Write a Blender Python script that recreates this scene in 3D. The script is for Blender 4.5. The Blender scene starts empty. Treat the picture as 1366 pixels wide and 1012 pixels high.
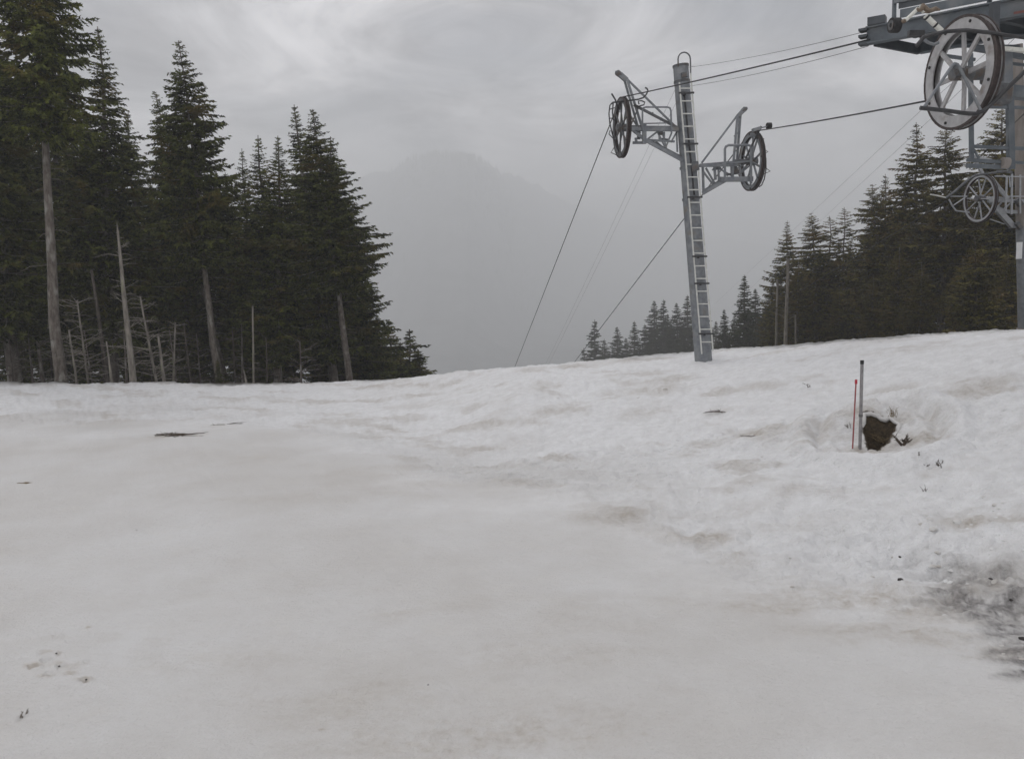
import bpy, math, random
import numpy as np
from mathutils import Matrix, Vector, Euler

# ------------------------------------------------------------------ camera, sky, sun, exposure
SC = bpy.context.scene
COL = SC.collection
R = math.radians
F, CX, CY = 1090.0, 683.0, 506.0           # focal length and centre of the photograph, in its pixels
CAM_Z = 3.3
PITCH, ROLL = R(7.5), R(2.0)

cam_d = bpy.data.cameras.new('camera')
cam = bpy.data.objects.new('camera', cam_d)
COL.objects.link(cam)
cam_d.sensor_width = 36.0
cam_d.lens = 36.0 * F / 1366.0
cam_d.clip_start = 0.1
cam_d.clip_end = 9000.0
CAM_M = Euler((math.pi / 2 - PITCH, 0, 0)).to_matrix() @ Matrix.Rotation(-ROLL, 3, 'Z')
cam.matrix_world = Matrix.Translation((0, 0, CAM_Z)) @ CAM_M.to_4x4()
SC.camera = cam

SUN_EL, SUN_AZ = R(48), R(-40)              # azimuth clockwise from +Y (the view direction)
world = bpy.data.worlds.new('World')
SC.world = world
world.use_nodes = True
nt = world.node_tree
nt.nodes.clear()
def N(tree, kind, **kw):
    n = tree.nodes.new(kind)
    for k, v in kw.items():
        setattr(n, k, v)
    return n
out = N(nt, 'ShaderNodeOutputWorld')
sky = N(nt, 'ShaderNodeTexSky', sky_type='NISHITA', sun_disc=False)
sky.sun_elevation = SUN_EL
sky.sun_rotation = SUN_AZ
sky.dust_density = 3.0
bg_sky = N(nt, 'ShaderNodeBackground')
bg_sky.inputs['Strength'].default_value = 0.09
nt.links.new(sky.outputs[0], bg_sky.inputs['Color'])
tc = N(nt, 'ShaderNodeTexCoord')
sep = N(nt, 'ShaderNodeSeparateXYZ')
nt.links.new(tc.outputs['Generated'], sep.inputs[0])
zab = N(nt, 'ShaderNodeMath', operation='ABSOLUTE')
nt.links.new(sep.outputs['Z'], zab.inputs[0])
zad = N(nt, 'ShaderNodeMath', operation='ADD')
zad.inputs[1].default_value = 0.22
nt.links.new(zab.outputs[0], zad.inputs[0])
dv = N(nt, 'ShaderNodeVectorMath', operation='DIVIDE')
cmb = N(nt, 'ShaderNodeCombineXYZ')
for i in range(3):
    nt.links.new(zad.outputs[0], cmb.inputs[i])
nt.links.new(tc.outputs['Generated'], dv.inputs[0])
nt.links.new(cmb.outputs[0], dv.inputs[1])
mp = N(nt, 'ShaderNodeMapping')
mp.inputs['Location'].default_value = (7.3, 5.1, 0.0)
nt.links.new(dv.outputs[0], mp.inputs['Vector'])
cl = N(nt, 'ShaderNodeTexNoise')
cl.inputs['Scale'].default_value = 1.7
cl.inputs['Detail'].default_value = 9.0
cl.inputs['Roughness'].default_value = 0.6
cl.inputs['Distortion'].default_value = 0.7
nt.links.new(mp.outputs[0], cl.inputs['Vector'])
ramp = N(nt, 'ShaderNodeValToRGB')
ramp.color_ramp.elements[0].position = 0.34
ramp.color_ramp.elements[0].color = (0.17, 0.17, 0.195, 1)
ramp.color_ramp.elements[1].position = 0.66
ramp.color_ramp.elements[1].color = (2.3, 2.26, 2.32, 1)
nt.links.new(cl.outputs['Fac'], ramp.inputs[0])
bg_cl = N(nt, 'ShaderNodeBackground')
bg_cl.inputs['Strength'].default_value = 0.735
nt.links.new(ramp.outputs[0], bg_cl.inputs['Color'])
cov = N(nt, 'ShaderNodeTexNoise')            # thin places in the cloud deck let a little blue through
cov.inputs['Scale'].default_value = 1.7
cov.inputs['Detail'].default_value = 5.0
nt.links.new(mp.outputs[0], cov.inputs['Vector'])
cr = N(nt, 'ShaderNodeMapRange')
cr.inputs['From Min'].default_value = 0.34
cr.inputs['From Max'].default_value = 0.52
cr.inputs['To Min'].default_value = 0.55
cr.inputs['To Max'].default_value = 0.985
nt.links.new(cov.outputs['Fac'], cr.inputs['Value'])
mx = N(nt, 'ShaderNodeMixShader')
nt.links.new(cr.outputs[0], mx.inputs['Fac'])
nt.links.new(bg_sky.outputs[0], mx.inputs[1])
nt.links.new(bg_cl.outputs[0], mx.inputs[2])
nt.links.new(mx.outputs[0], out.inputs['Surface'])

sun_d = bpy.data.lights.new('sun', 'SUN')
sun_d.energy = 0.64
sun_d.angle = R(22)
sun_d.color = (1.0, 0.97, 0.93)
sun = bpy.data.objects.new('sun', sun_d)
COL.objects.link(sun)
sd = Vector((math.sin(SUN_AZ) * math.cos(SUN_EL), math.cos(SUN_AZ) * math.cos(SUN_EL), math.sin(SUN_EL)))
sun.rotation_euler = sd.to_track_quat('Z', 'Y').to_euler()
sun.location = sd * 60

SC.view_settings.view_transform = 'Standard'
SC.view_settings.look = 'None'
SC.view_settings.gamma = 1.0
SC.view_settings.use_curve_mapping = False
SC.view_settings.exposure = 0.0
SC.render.engine = 'CYCLES'
SC.cycles.use_denoising = True
SC.cycles.use_adaptive_sampling = True
SC.cycles.adaptive_threshold = 0.02
SC.cycles.adaptive_min_samples = 20
SC.cycles.max_bounces = 6
SC.cycles.diffuse_bounces = 4
SC.cycles.volume_bounces = 2
SC.cycles.transparent_max_bounces = 6

# ------------------------------------------------------------------ helpers
def P(px, py, Y):
    """the point at world depth Y (metres ahead of the camera) that lies on this line of sight"""
    d = CAM_M @ Vector(((px - CX) / F, (CY - py) / F, -1.0))
    return Vector((0, 0, CAM_Z)) + d * (Y / d.y)

def tag(o, label=None, cat=None, group=None, kind=None):
    if label: o['label'] = label
    if cat: o['category'] = cat
    if group: o['group'] = group
    if kind: o['kind'] = kind
    return o

def empty(name, loc, parent=None):
    o = bpy.data.objects.new(name, None)
    o.empty_display_size = 0.3
    COL.objects.link(o)
    o.location = loc
    if parent:
        o.parent = parent
        o.matrix_parent_inverse = Matrix.Translation(-wpos(parent))
    return o

def wpos(o):
    """world position of an unrotated, unscaled object chain built by empty() or MB.build()"""
    if o.parent is None:
        return Vector(o.location)
    return Vector(o.location)                    # locations are kept in world coordinates (see matrix_parent_inverse)

def fix_smooth(me, smooth):
    me.polygons.foreach_set('use_smooth', [smooth] * len(me.polygons))

class MB:
    """collects boxes, bars, tubes and rings; build() links them as ONE mesh object"""
    def __init__(s):
        s.v, s.f = [], []
    def add(s, vs, fs):
        b = len(s.v)
        s.v += [Vector(v) for v in vs]
        s.f += [tuple(i + b for i in f) for f in fs]
        return s
    def tube(s, pts, r, n=8, r1=None, cap=True):
        pts = [Vector(p) for p in pts]
        m = len(pts)
        rs = r if isinstance(r, (list, tuple)) else [r + ((r1 if r1 is not None else r) - r) * i / (m - 1) for i in range(m)]
        t0 = (pts[1] - pts[0]).normalized()
        a = Vector((0, 0, 1)) if abs(t0.z) < 0.9 else Vector((1, 0, 0))
        u = t0.cross(a).normalized()
        vs, fs = [], []
        for i in range(m):
            t = (pts[min(i + 1, m - 1)] - pts[max(i - 1, 0)]).normalized()
            u = (u - t * u.dot(t)).normalized()
            w = t.cross(u)
            for k in range(n):
                an = 2 * math.pi * k / n
                vs.append(pts[i] + (u * math.cos(an) + w * math.sin(an)) * rs[i])
        for i in range(m - 1):
            for k in range(n):
                k2 = (k + 1) % n
                fs.append((i * n + k, i * n + k2, (i + 1) * n + k2, (i + 1) * n + k))
        if cap:
            fs.append(tuple(range(n))[::-1])
            fs.append(tuple((m - 1) * n + k for k in range(n)))
        return s.add(vs, fs)
    def bar(s, a, b, w, h=None, up=(0, 0, 1)):
        """rectangular bar from a to b, w wide, h high"""
        a, b = Vector(a), Vector(b)
        h = w if h is None else h
        t = (b - a).normalized()
        up = Vector(up)
        if abs(t.dot(up)) > 0.95: up = Vector((0, 1, 0))
        x = t.cross(up).normalized() * (w / 2)
        y = x.cross(t).normalized() * (h / 2)
        vs = [p + sx * x + sy * y for p in (a, b) for sx, sy in ((-1, -1), (1, -1), (1, 1), (-1, 1))]
        return s.add(vs, [(0, 1, 2, 3), (7, 6, 5, 4), (0, 4, 5, 1), (1, 5, 6, 2), (2, 6, 7, 3), (3, 7, 4, 0)])
    def ibeam(s, a, b, w, h, t=0.02):
        a, b = Vector(a), Vector(b)
        d = (b - a).normalized()
        x = d.cross(Vector((0, 0, 1))).normalized()
        y = x.cross(d).normalized()
        s.bar(a + y * (h / 2 - t / 2), b + y * (h / 2 - t / 2), w, t)
        s.bar(a - y * (h / 2 - t / 2), b - y * (h / 2 - t / 2), w, t)
        return s.bar(a, b, t, h - 2 * t)
    def ring(s, c, nrm, r0, r1, th, n=40):
        """flat annulus, th thick"""
        c, nrm = Vector(c), Vector(nrm).normalized()
        a = Vector((0, 0, 1)) if abs(nrm.z) < 0.9 else Vector((1, 0, 0))
        u = nrm.cross(a).normalized(); w = nrm.cross(u)
        vs, fs = [], []
        for k in range(n):
            an = 2 * math.pi * k / n
            e = u * math.cos(an) + w * math.sin(an)
            vs += [c + e * r0 - nrm * th / 2, c + e * r1 - nrm * th / 2, c + e * r1 + nrm * th / 2, c + e * r0 + nrm * th / 2]
        for k in range(n):
            b, d = 4 * k, 4 * ((k + 1) % n)
            for i in range(4):
                j = (i + 1) % 4
                fs.append((b + i, d + i, d + j, b + j))
        return s.add(vs, fs)
    def build(s, name, mat, parent=None, smooth=False, bevel=0.0):
        me = bpy.data.meshes.new(name)
        c = sum(s.v, Vector()) / max(1, len(s.v))
        me.from_pydata([tuple(v - c) for v in s.v], [], s.f)
        me.materials.append(mat)
        if smooth:
            fix_smooth(me, True)
            try: me.set_sharp_from_angle(angle=R(45))
            except Exception: pass
        o = bpy.data.objects.new(name, me)
        COL.objects.link(o)
        o.location = c
        if parent:
            o.parent = parent
            o.matrix_parent_inverse = Matrix.Translation(-wpos(parent))
        if bevel:
            m = o.modifiers.new('bevel', 'BEVEL'); m.width = bevel; m.segments = 1
        return o

def arr_mesh(name, verts, tris, mat, quads=False):
    me = bpy.data.meshes.new(name)
    k = 4 if quads else 3
    nf = len(tris)
    me.vertices.add(len(verts)); me.vertices.foreach_set('co', np.ascontiguousarray(verts, dtype=np.float32).ravel())
    me.loops.add(nf * k); me.loops.foreach_set('vertex_index', np.ascontiguousarray(tris, dtype=np.int32).ravel())
    me.polygons.add(nf); me.polygons.foreach_set('loop_start', np.arange(nf, dtype=np.int32) * k)
    me.update(calc_edges=True)
    if mat: me.materials.append(mat)
    return me

# value noise on a hashed lattice
def _hash(ix, iy, seed):
    h = (ix.astype(np.int64) * 374761393 + iy.astype(np.int64) * 668265263 + seed * 1442695041) & 0x7fffffff
    h = ((h ^ (h >> 13)) * 1274126177) & 0x7fffffff
    h = h ^ (h >> 16)
    return (h & 0xffff) / 65535.0
def vnoise(x, y, seed=0):
    x = np.asarray(x, float); y = np.asarray(y, float)
    ix, iy = np.floor(x), np.floor(y)
    fx, fy = x - ix, y - iy
    fx = fx * fx * fx * (fx * (fx * 6 - 15) + 10); fy = fy * fy * fy * (fy * (fy * 6 - 15) + 10)
    a = _hash(ix, iy, seed); b = _hash(ix + 1, iy, seed); c = _hash(ix, iy + 1, seed); d = _hash(ix + 1, iy + 1, seed)
    return (a + (b - a) * fx) * (1 - fy) + (c + (d - c) * fx) * fy - 0.5
def fbm(x, y, seed=0, oct=4, gain=0.5):
    s, a, f = 0, 1.0, 1.0
    for o in range(oct):
        ca, sa = math.cos(o * 0.9), math.sin(o * 0.9)
        s = s + a * vnoise((x * ca - y * sa) * f + 13.7 * o, (x * sa + y * ca) * f - 7.1 * o, seed + o)
        a *= gain; f *= 2.03
    return s
def sstep(a, b, x):
    t = np.clip((np.asarray(x, float) - a) / (b - a), 0, 1)
    return t * t * (3 - 2 * t)

# ------------------------------------------------------------------ materials
def mat_new(name):
    m = bpy.data.materials.new(name)
    m.use_nodes = True
    t = m.node_tree
    return m, t, t.nodes['Principled BSDF']

def mat_noise(name, c1, c2, scale, rough=0.6, metal=0.0, detail=6, stretch=(1, 1, 1), bump=0.0, bscale=None, lo=0.35, hi=0.65, coords='Object', rand=0.0, spec=None, c3=None, s3=2.0, l3=0.6, h3=0.7):
    m, t, p = mat_new(name)
    tc = N(t, 'ShaderNodeTexCoord'); mp = N(t, 'ShaderNodeMapping')
    mp.inputs['Scale'].default_value = stretch
    if coords == 'World':
        g = N(t, 'ShaderNodeNewGeometry'); t.links.new(g.outputs['Position'], mp.inputs['Vector'])
    else:
        t.links.new(tc.outputs[coords], mp.inputs['Vector'])
    no = N(t, 'ShaderNodeTexNoise'); no.inputs['Scale'].default_value = scale; no.inputs['Detail'].default_value = detail
    no.inputs['Roughness'].default_value = 0.6
    t.links.new(mp.outputs[0], no.inputs['Vector'])
    r = N(t, 'ShaderNodeValToRGB')
    r.color_ramp.elements[0].position = lo; r.color_ramp.elements[0].color = (*c1, 1)
    r.color_ramp.elements[1].position = hi; r.color_ramp.elements[1].color = (*c2, 1)
    t.links.new(no.outputs['Fac'], r.inputs[0])
    colour = r.outputs[0]
    if c3:
        n3 = N(t, 'ShaderNodeTexNoise'); n3.inputs['Scale'].default_value = s3; n3.inputs['Detail'].default_value = 5
        t.links.new(mp.outputs[0], n3.inputs['Vector'])
        mr = N(t, 'ShaderNodeMapRange'); mr.inputs['From Min'].default_value = l3; mr.inputs['From Max'].default_value = h3
        t.links.new(n3.outputs['Fac'], mr.inputs['Value'])
        mix = N(t, 'ShaderNodeMix', data_type='RGBA')
        t.links.new(mr.outputs[0], mix.inputs[0]); t.links.new(colour, mix.inputs[6]); mix.inputs[7].default_value = (*c3, 1)
        colour = mix.outputs[2]
    if rand:
        oi = N(t, 'ShaderNodeObjectInfo')
        hs = N(t, 'ShaderNodeHueSaturation')
        mr = N(t, 'ShaderNodeMapRange'); mr.inputs['To Min'].default_value = 1 - rand; mr.inputs['To Max'].default_value = 1 + rand
        t.links.new(oi.outputs['Random'], mr.inputs['Value'])
        t.links.new(mr.outputs[0], hs.inputs['Value']); t.links.new(colour, hs.inputs['Color'])
        colour = hs.outputs[0]
    t.links.new(colour, p.inputs['Base Color'])
    p.inputs['Roughness'].default_value = rough
    p.inputs['Metallic'].default_value = metal
    if spec is not None: p.inputs['Specular IOR Level'].default_value = spec
    if bump:
        b = N(t, 'ShaderNodeBump'); b.inputs['Strength'].default_value = 1.0; b.inputs['Distance'].default_value = bump
        n2 = N(t, 'ShaderNodeTexNoise'); n2.inputs['Scale'].default_value = bscale or scale * 2; n2.inputs['Detail'].default_value = 5
        t.links.new(mp.outputs[0], n2.inputs['Vector']); t.links.new(n2.outputs['Fac'], b.inputs['Height'])
        t.links.new(b.outputs[0], p.inputs['Normal'])
    return m

M = {}
M['galv'] = mat_noise('galvanised_steel', (.17, .182, .20), (.26, .272, .28), 7, rough=.55, metal=.35, c3=(.20, .18, .155), s3=3, l3=.58, h3=.74)
M['galv_pale'] = mat_noise('pale_galvanised_steel', (.30, .31, .325), (.42, .43, .44), 7, rough=.55, metal=.2, c3=(.24, .22, .20), s3=3, l3=.6, h3=.76)
M['galv_dark'] = mat_noise('weathered_and_shaded_steel', (.085, .09, .095), (.16, .165, .17), 9, rough=.6, metal=.3, c3=(.12, .085, .06), s3=4, l3=.55, h3=.7)
M['galv_light'] = mat_noise('ladder_aluminium', (.50, .50, .47), (.66, .66, .62), 9, rough=.5, metal=.2)
M['sheave'] = mat_noise('sheave_grey_paint', (.32, .315, .32), (.44, .435, .435), 6, rough=.6, c3=(.22, .19, .17), s3=5, l3=.56, h3=.75)
M['rust'] = mat_noise('sheave_liner_rubber', (.035, .028, .027), (.075, .058, .054), 14, rough=.85)
M['dark_steel'] = mat_noise('black_tube_steel', (.028, .028, .03), (.06, .06, .062), 12, rough=.5, metal=.2)
M['girder'] = mat_noise('girder_blue_grey_paint', (.085, .10, .115), (.145, .165, .18), 4, rough=.5, c3=(.20, .21, .215), s3=2.5, l3=.56, h3=.72)
M['girder_dark'] = mat_noise('girder_dark_paint', (.045, .05, .058), (.08, .09, .098), 4, rough=.55)
M['girder_red'] = mat_noise('red_primer_edge', (.16, .055, .045), (.22, .09, .075), 6, rough=.6)
M['white_tube'] = mat_noise('white_painted_tube', (.62, .62, .56), (.76, .76, .70), 9, rough=.5, c3=(.35, .30, .25), s3=7, l3=.6, h3=.7)
M['rubber'] = mat_noise('black_rubber', (.014, .014, .015), (.035, .033, .033), 20, rough=.8)
M['rope'] = mat_noise('steel_rope', (.022, .022, .024), (.05, .05, .052), 30, rough=.6, metal=.3)
M['cable'] = mat_noise('thin_grey_cable', (.16, .16, .17), (.22, .22, .225), 30, rough=.6)
M['brass'] = mat_noise('brown_fitting', (.12, .085, .06), (.22, .17, .12), 20, rough=.6)
M['white_panel'] = mat_noise('white_enamel_panel', (.70, .71, .71), (.80, .80, .80), 5, rough=.4)
M['mast_brown'] = mat_noise('brown_stained_mast', (.19, .165, .145), (.27, .245, .225), 5, rough=.7, stretch=(1, 1, .3))
M['bark'] = mat_noise('spruce_bark', (.085, .068, .056), (.20, .175, .15), 9, rough=.9, stretch=(1, 1, .35), bump=.03, bscale=16, c3=(.30, .29, .26), s3=4, l3=.52, h3=.68, rand=.15)
M['bark_dark'] = mat_noise('dark_spruce_bark', (.045, .036, .03), (.11, .092, .078), 9, rough=.9, stretch=(1, 1, .35), rand=.15)
M['deadwood'] = mat_noise('grey_dead_wood', (.13, .115, .098), (.27, .245, .21), 10, rough=.9, stretch=(1, 1, .25), c3=(.22, .23, .13), s3=3, l3=.58, h3=.7)
M['twig'] = mat_noise('dry_twig', (.035, .026, .02), (.10, .075, .05), 22, rough=.9)
M['grass_dry'] = mat_noise('dry_grass', (.14, .10, .05), (.26, .20, .11), 12, rough=.9)
M['needle_l'] = mat_noise('dark_spruce_needles', (.009, .013, .004), (.125, .140, .028), 2.2, rough=.75, rand=.25, spec=.2, lo=.40, hi=.62, c3=(.150, .115, .030), s3=.6, l3=.54, h3=.70)
M['needle_r'] = mat_noise('olive_spruce_needles', (.014, .014, .004), (.175, .150, .030), 2.2, rough=.75, rand=.22, spec=.2, lo=.40, hi=.62, c3=(.185, .120, .035), s3=.6, l3=.52, h3=.70)
M['needle_far'] = mat_noise('far_spruce_needles', (.020, .026, .012), (.060, .066, .028), .8, rough=.8, rand=.2, spec=.2)
M['lichen'] = mat_noise('hanging_lichen', (.05, .045, .028), (.09, .078, .05), 2, rough=.95, spec=.1)
M['pole_grey'] = mat_noise('aluminium_pole', (.22, .21, .215), (.34, .33, .33), 10, rough=.45, metal=.4)
M['pole_red'] = mat_noise('red_plastic_stake', (.24, .05, .05), (.36, .09, .085), 16, rough=.5)
M['cap_red'] = mat_noise('red_plastic_cap', (.36, .015, .03), (.46, .025, .045), 16, rough=.45)
M['stone'] = mat_noise('dark_wet_stone', (.012, .010, .010), (.05, .042, .04), 9, rough=.8, bump=.01)

# ------------------------------------------------------------------ the ground: one sheet, snow in front, forest floor and valley beyond the crest
CREST_PX = [-500, -200, 0, 150, 300, 400, 490, 580, 690, 800, 938, 1050, 1140, 1250, 1366, 1600, 1900]
CREST_PY = [509, 511, 514, 517, 516, 517, 512, 504, 490, 483, 474, 468, 459, 450, 443, 430, 420]
CREST_Y = [27, 27, 27, 27, 27, 27, 27, 26, 23, 22, 21, 19.5, 18, 16.5, 15, 13.5, 13]
FOOT_PX = [-500, 0, 300, 450, 600, 800, 1000, 1200, 1366, 1900]
FOOT_Y = [21, 20, 19, 16, 13, 10.4, 8.4, 7.3, 6.6, 6.0]
DROP_PX = [-500, 0, 400, 490, 540, 600, 720, 770, 840, 930, 1366, 1900]
DROP_M = [-.135, -.135, -.14, -.19, -.30, -.46, -.46, -.26, -.175, -.145, -.112, -.10]
_cp = [P(a, b, c) for a, b, c in zip(CREST_PX, CREST_PY, CREST_Y)]
_cth = np.array([math.atan2(p.x, p.y) for p in _cp])
_crr = np.array([math.hypot(p.x, p.y) for p in _cp])
_czz = np.array([p.z for p in _cp])
def _th(px):
    return np.array([math.atan2(P(a, 500, 20).x, 20) for a in px])
_fth, _dth = _th(FOOT_PX), _th(DROP_PX)
def smooth_interp(x, xp, fp):
    e = 0.012
    return sum(np.interp(x + k * e, xp, fp) for k in (-2, -1, 0, 1, 2)) / 5

def base_height(x, y):
    r = np.hypot(x, y); th = np.arctan2(x, y)
    thc = np.clip(th, -1.0, 1.0)
    rc = smooth_interp(thc, _cth, _crr); zc = smooth_interp(thc, _cth, _czz)
    rf = np.interp(thc, _fth, np.array(FOOT_Y)) / np.maximum(np.cos(thc), .3)
    m = smooth_interp(thc, _dth, DROP_M)
    t = np.clip((r - rf) / np.maximum(rc - rf, 1e-3), 0, 1)
    s = np.sin(t * math.pi / 2)
    ramp = zc * (0.35 * t * t * (3 - 2 * t) + 0.65 * s * s * (1.6 - .6 * s))
    d = np.maximum(r - rc, 0)
    ease = 3.0
    drop = np.where(d < ease, m * d * d / (2 * ease), m * (d - ease / 2))
    back = np.clip((np.abs(th) - 1.0) / .6, 0, 1)
    drop = drop * (1 - back)
    z = ramp * (1 - back) + drop
    # the valley and the far hills
    far = np.clip((r - 230) / 500, 0, 1); far = far * far * (3 - 2 * far)
    zfar = -190 + 40 * fbm(x / 260, y / 260, 41, 4)
    hx = x - HILL.x
    yr = HILL.y + 300 * np.maximum(0, (hx - 40) / 100) + 130 * np.maximum(0, (-hx - 60) / 100) + 40 * np.sin(x / 90)   # the ridge turns away into the fog on both sides
    yr = np.minimum(yr, 4400)
    hh = np.where(hx < 0, HILL.z + .05 * hx, HILL.z - .16 * hx)
    hh = np.maximum(hh, 60)
    zfar = zfar + (hh + 190) * np.exp(-((y - yr) / 520) ** 2) * (1 + .03 * fbm(x / 60, y / 60, 5, 4))
    return z * (1 - far) + np.where(r > 200, zfar, 0) * far
HILL = P(612, 207, 2500)

HOLE = None
def micro(x, y):
    """snow relief: smooth groomed piste, lumpy bank and crest"""
    r = np.hypot(x, y); th = np.clip(np.arctan2(x, y), -1, 1)
    rf = np.interp(th, _fth, np.array(FOOT_Y)) / np.maximum(np.cos(th), .3)
    rc = np.interp(th, _cth, _crr)
    wob = .9 * fbm(x / 1.7, y / 1.7, 90, 3)
    bank = sstep(-.6, .9, r - rf + wob * 1.2)
    right = sstep(.05, .45, th)
    z = .07 * fbm(x / 3.3, y / 3.3, 11, 3) + .018 * fbm(x / .9, y / .9, 12, 3) * (1 + 1.2 * bank)
    lump = fbm(x / .42, y / .30, 21, 4, .55)
    footz = 1 - sstep(1.2, 3.6, r - rf)
    z = z + bank * (.06 - .02 * right + .09 * right * footz) * (.4 + .6 * sstep(0., 4., rc - r)) * lump + bank * .036 * fbm(x / .13, y / .10, 24, 3, .6)
    pit = np.abs(fbm(x / .60 + .3 * y, y / .34, 31, 3))
    z = z - bank * (.05 - .02 * right + .09 * right * footz) * np.maximum(0, .22 - pit) * 2.4
    z = z + bank * (.05 + .11 * sstep(0., 5., rc - r)) * fbm(x / 2.1, y / 1.5, 33, 3)
    z = z + .012 * (1 - bank) * fbm((x * .8 + y * .45) / .22, (y * .8 - x * .45) / 2.6, 51, 2)   # faint groomer tracks
    z = z + .02 * sstep(-2.5, 0, r - rc) * fbm(x / .7, y / .5, 35, 3)
    return np.where(r < 60, z, 0) , bank

def ground_ray(px, py):
    d = CAM_M @ Vector(((px - CX) / F, (CY - py) / F, -1.0)); d.normalize()
    def first(ts):
        below = (CAM_Z + d.z * ts) < height(d.x * ts, d.y * ts)
        return int(np.argmax(below)) if below.any() else len(ts) - 1
    ts = np.geomspace(2.0, 80, 260)
    i = max(1, first(ts))
    t2 = np.linspace(ts[i - 1], ts[i], 40)
    return Vector((0, 0, CAM_Z)) + d * float(t2[first(t2)])

def height(x, y):
    z = base_height(x, y) + micro(x, y)[0]
    if HOLE is not None:
        z = z + hole_shape(x, y)[0] + dent_shape(x, y)
    return z

DENTS = None                                      # scuffs and boot marks at the near left: (point, half width, half length, depth)
def dent_shape(x, y):
    z = np.zeros(np.shape(x))
    if DENTS is None: return z
    near = (np.abs(x - DENTS[0][0].x) < 1.6) & (np.abs(y - DENTS[0][0].y) < 1.6)
    if near.any():
        a, b = np.asarray(x)[near], np.asarray(y)[near]
        s = np.zeros(a.shape)
        for p, w, l, d in DENTS:
            q = np.hypot((a - p.x) / w, (b - p.y) / l) + .4 * fbm(a / .05, b / .05, 7, 2)
            s += -d * (1 - sstep(.4, 1.0, q)) + .35 * d * np.exp(-((q - 1.15) / .25) ** 2)
        z[near] = s
    return z

def hole_shape(x, y):
    """the melted pit by the marker pole: a soft moat with an undercut looking bare earth hole in it"""
    u = (x - HOLE.x); v = (y - HOLE.y)
    w = .10 * fbm(x / .35, y / .35, 71, 3)
    rm = np.hypot(u / 1.05, (v - .15) / 1.35) + w * .5
    moat = -.17 * np.exp(-(rm / .66) ** 2) + .16 * np.exp(-((rm - 1.0) / .15) ** 2) - .06 * np.exp(-((rm - .76) / .06) ** 2) + .04 * np.exp(-((rm - .60) / .07) ** 2)
    moat = moat + .30 * np.exp(-(u / .60) ** 2 - ((v - HOLE_L - .22) / .36) ** 2)          # the snow bank the hole is melted into
    if HOLE_POLY is None:
        return moat, np.zeros_like(np.asarray(x, float))
    sd = np.full(np.shape(x), 9.0)
    near = (np.abs(u) < 1.2) & (np.abs(v) < 1.6)
    if near.any():
        sd[near] = poly_sd(np.asarray(x)[near], np.asarray(y)[near])
        sd[near] += .018 * fbm(np.asarray(x)[near] / .07, np.asarray(y)[near] / .16, 73, 3, .6)
    earth = 1 - sstep(-.006, .006, sd)
    pit = sstep(0., .10, -sd)
    z = moat - .34 * pit + .05 * earth * fbm(x / .10, y / .10, 72, 3)
    return z, earth

def poly_sd(x, y):
    """signed distance to the outline of the bare patch (negative inside); depth counts less than width"""
    q = np.array([(p.x, p.y / 2.2) for p in HOLE_POLY]); yy = y / 2.2
    best = np.full(x.shape, 9.0); inside = np.zeros(x.shape, bool)
    for i in range(len(q)):
        (ax, ay), (bx, by) = q[i], q[(i + 1) % len(q)]
        ex, ey = bx - ax, by - ay
        t = np.clip(((x - ax) * ex + (yy - ay) * ey) / (ex * ex + ey * ey), 0, 1)
        best = np.minimum(best, np.hypot(x - ax - t * ex, yy - ay - t * ey))
        cr = ((ay > yy) != (by > yy)) & (x < (bx - ax) * (yy - ay) / (by - ay + 1e-12) + ax)
        inside ^= cr
    return np.where(inside, -best, best)

HOLE_POLY = None
_h0, _h1 = ground_ray(1173, 601), ground_ray(1173, 551)
HOLE_L = (_h1.y - _h0.y) / 2
HOLE = Vector(((_h0.x + _h1.x) / 2, (_h0.y + _h1.y) / 2, 0))
RIM_PX = [(1150, 568), (1149.5, 558), (1151.6, 550.7), (1159.6, 549.5), (1168.5, 551.6), (1174, 558), (1184.5, 557), (1198, 564), (1196, 570), (1192.5, 577.5)]
_poly = [ground_ray(a, b) for a, b in RIM_PX + [(1191.7, 583), (1182.8, 591.7), (1170.3, 600.6), (1157, 600.6), (1153.5, 583), (1150.5, 575)]]
HOLE_POLY = _poly
DENTS = [(ground_ray(a, b), w, l, d) for a, b, w, l, d in ((60, 880, .05, .045, .03), (45, 889, .055, .035, .035), (78, 872, .035, .03, .03), (80, 888, .05, .035, .035), (65, 898, .05, .03, .03), (113, 907, .045, .035, .035), (52, 870, .04, .03, .02),
         (95, 898, .05, .025, .02), (115, 882, .03, .025, .02), (112, 834, .04, .03, .02), (122, 845, .035, .03, .02), (76, 847, .045, .03, .02), (90, 855, .03, .03, .015), (84, 916, .04, .025, .02), (28, 957, .03, .06, .02))]

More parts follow.
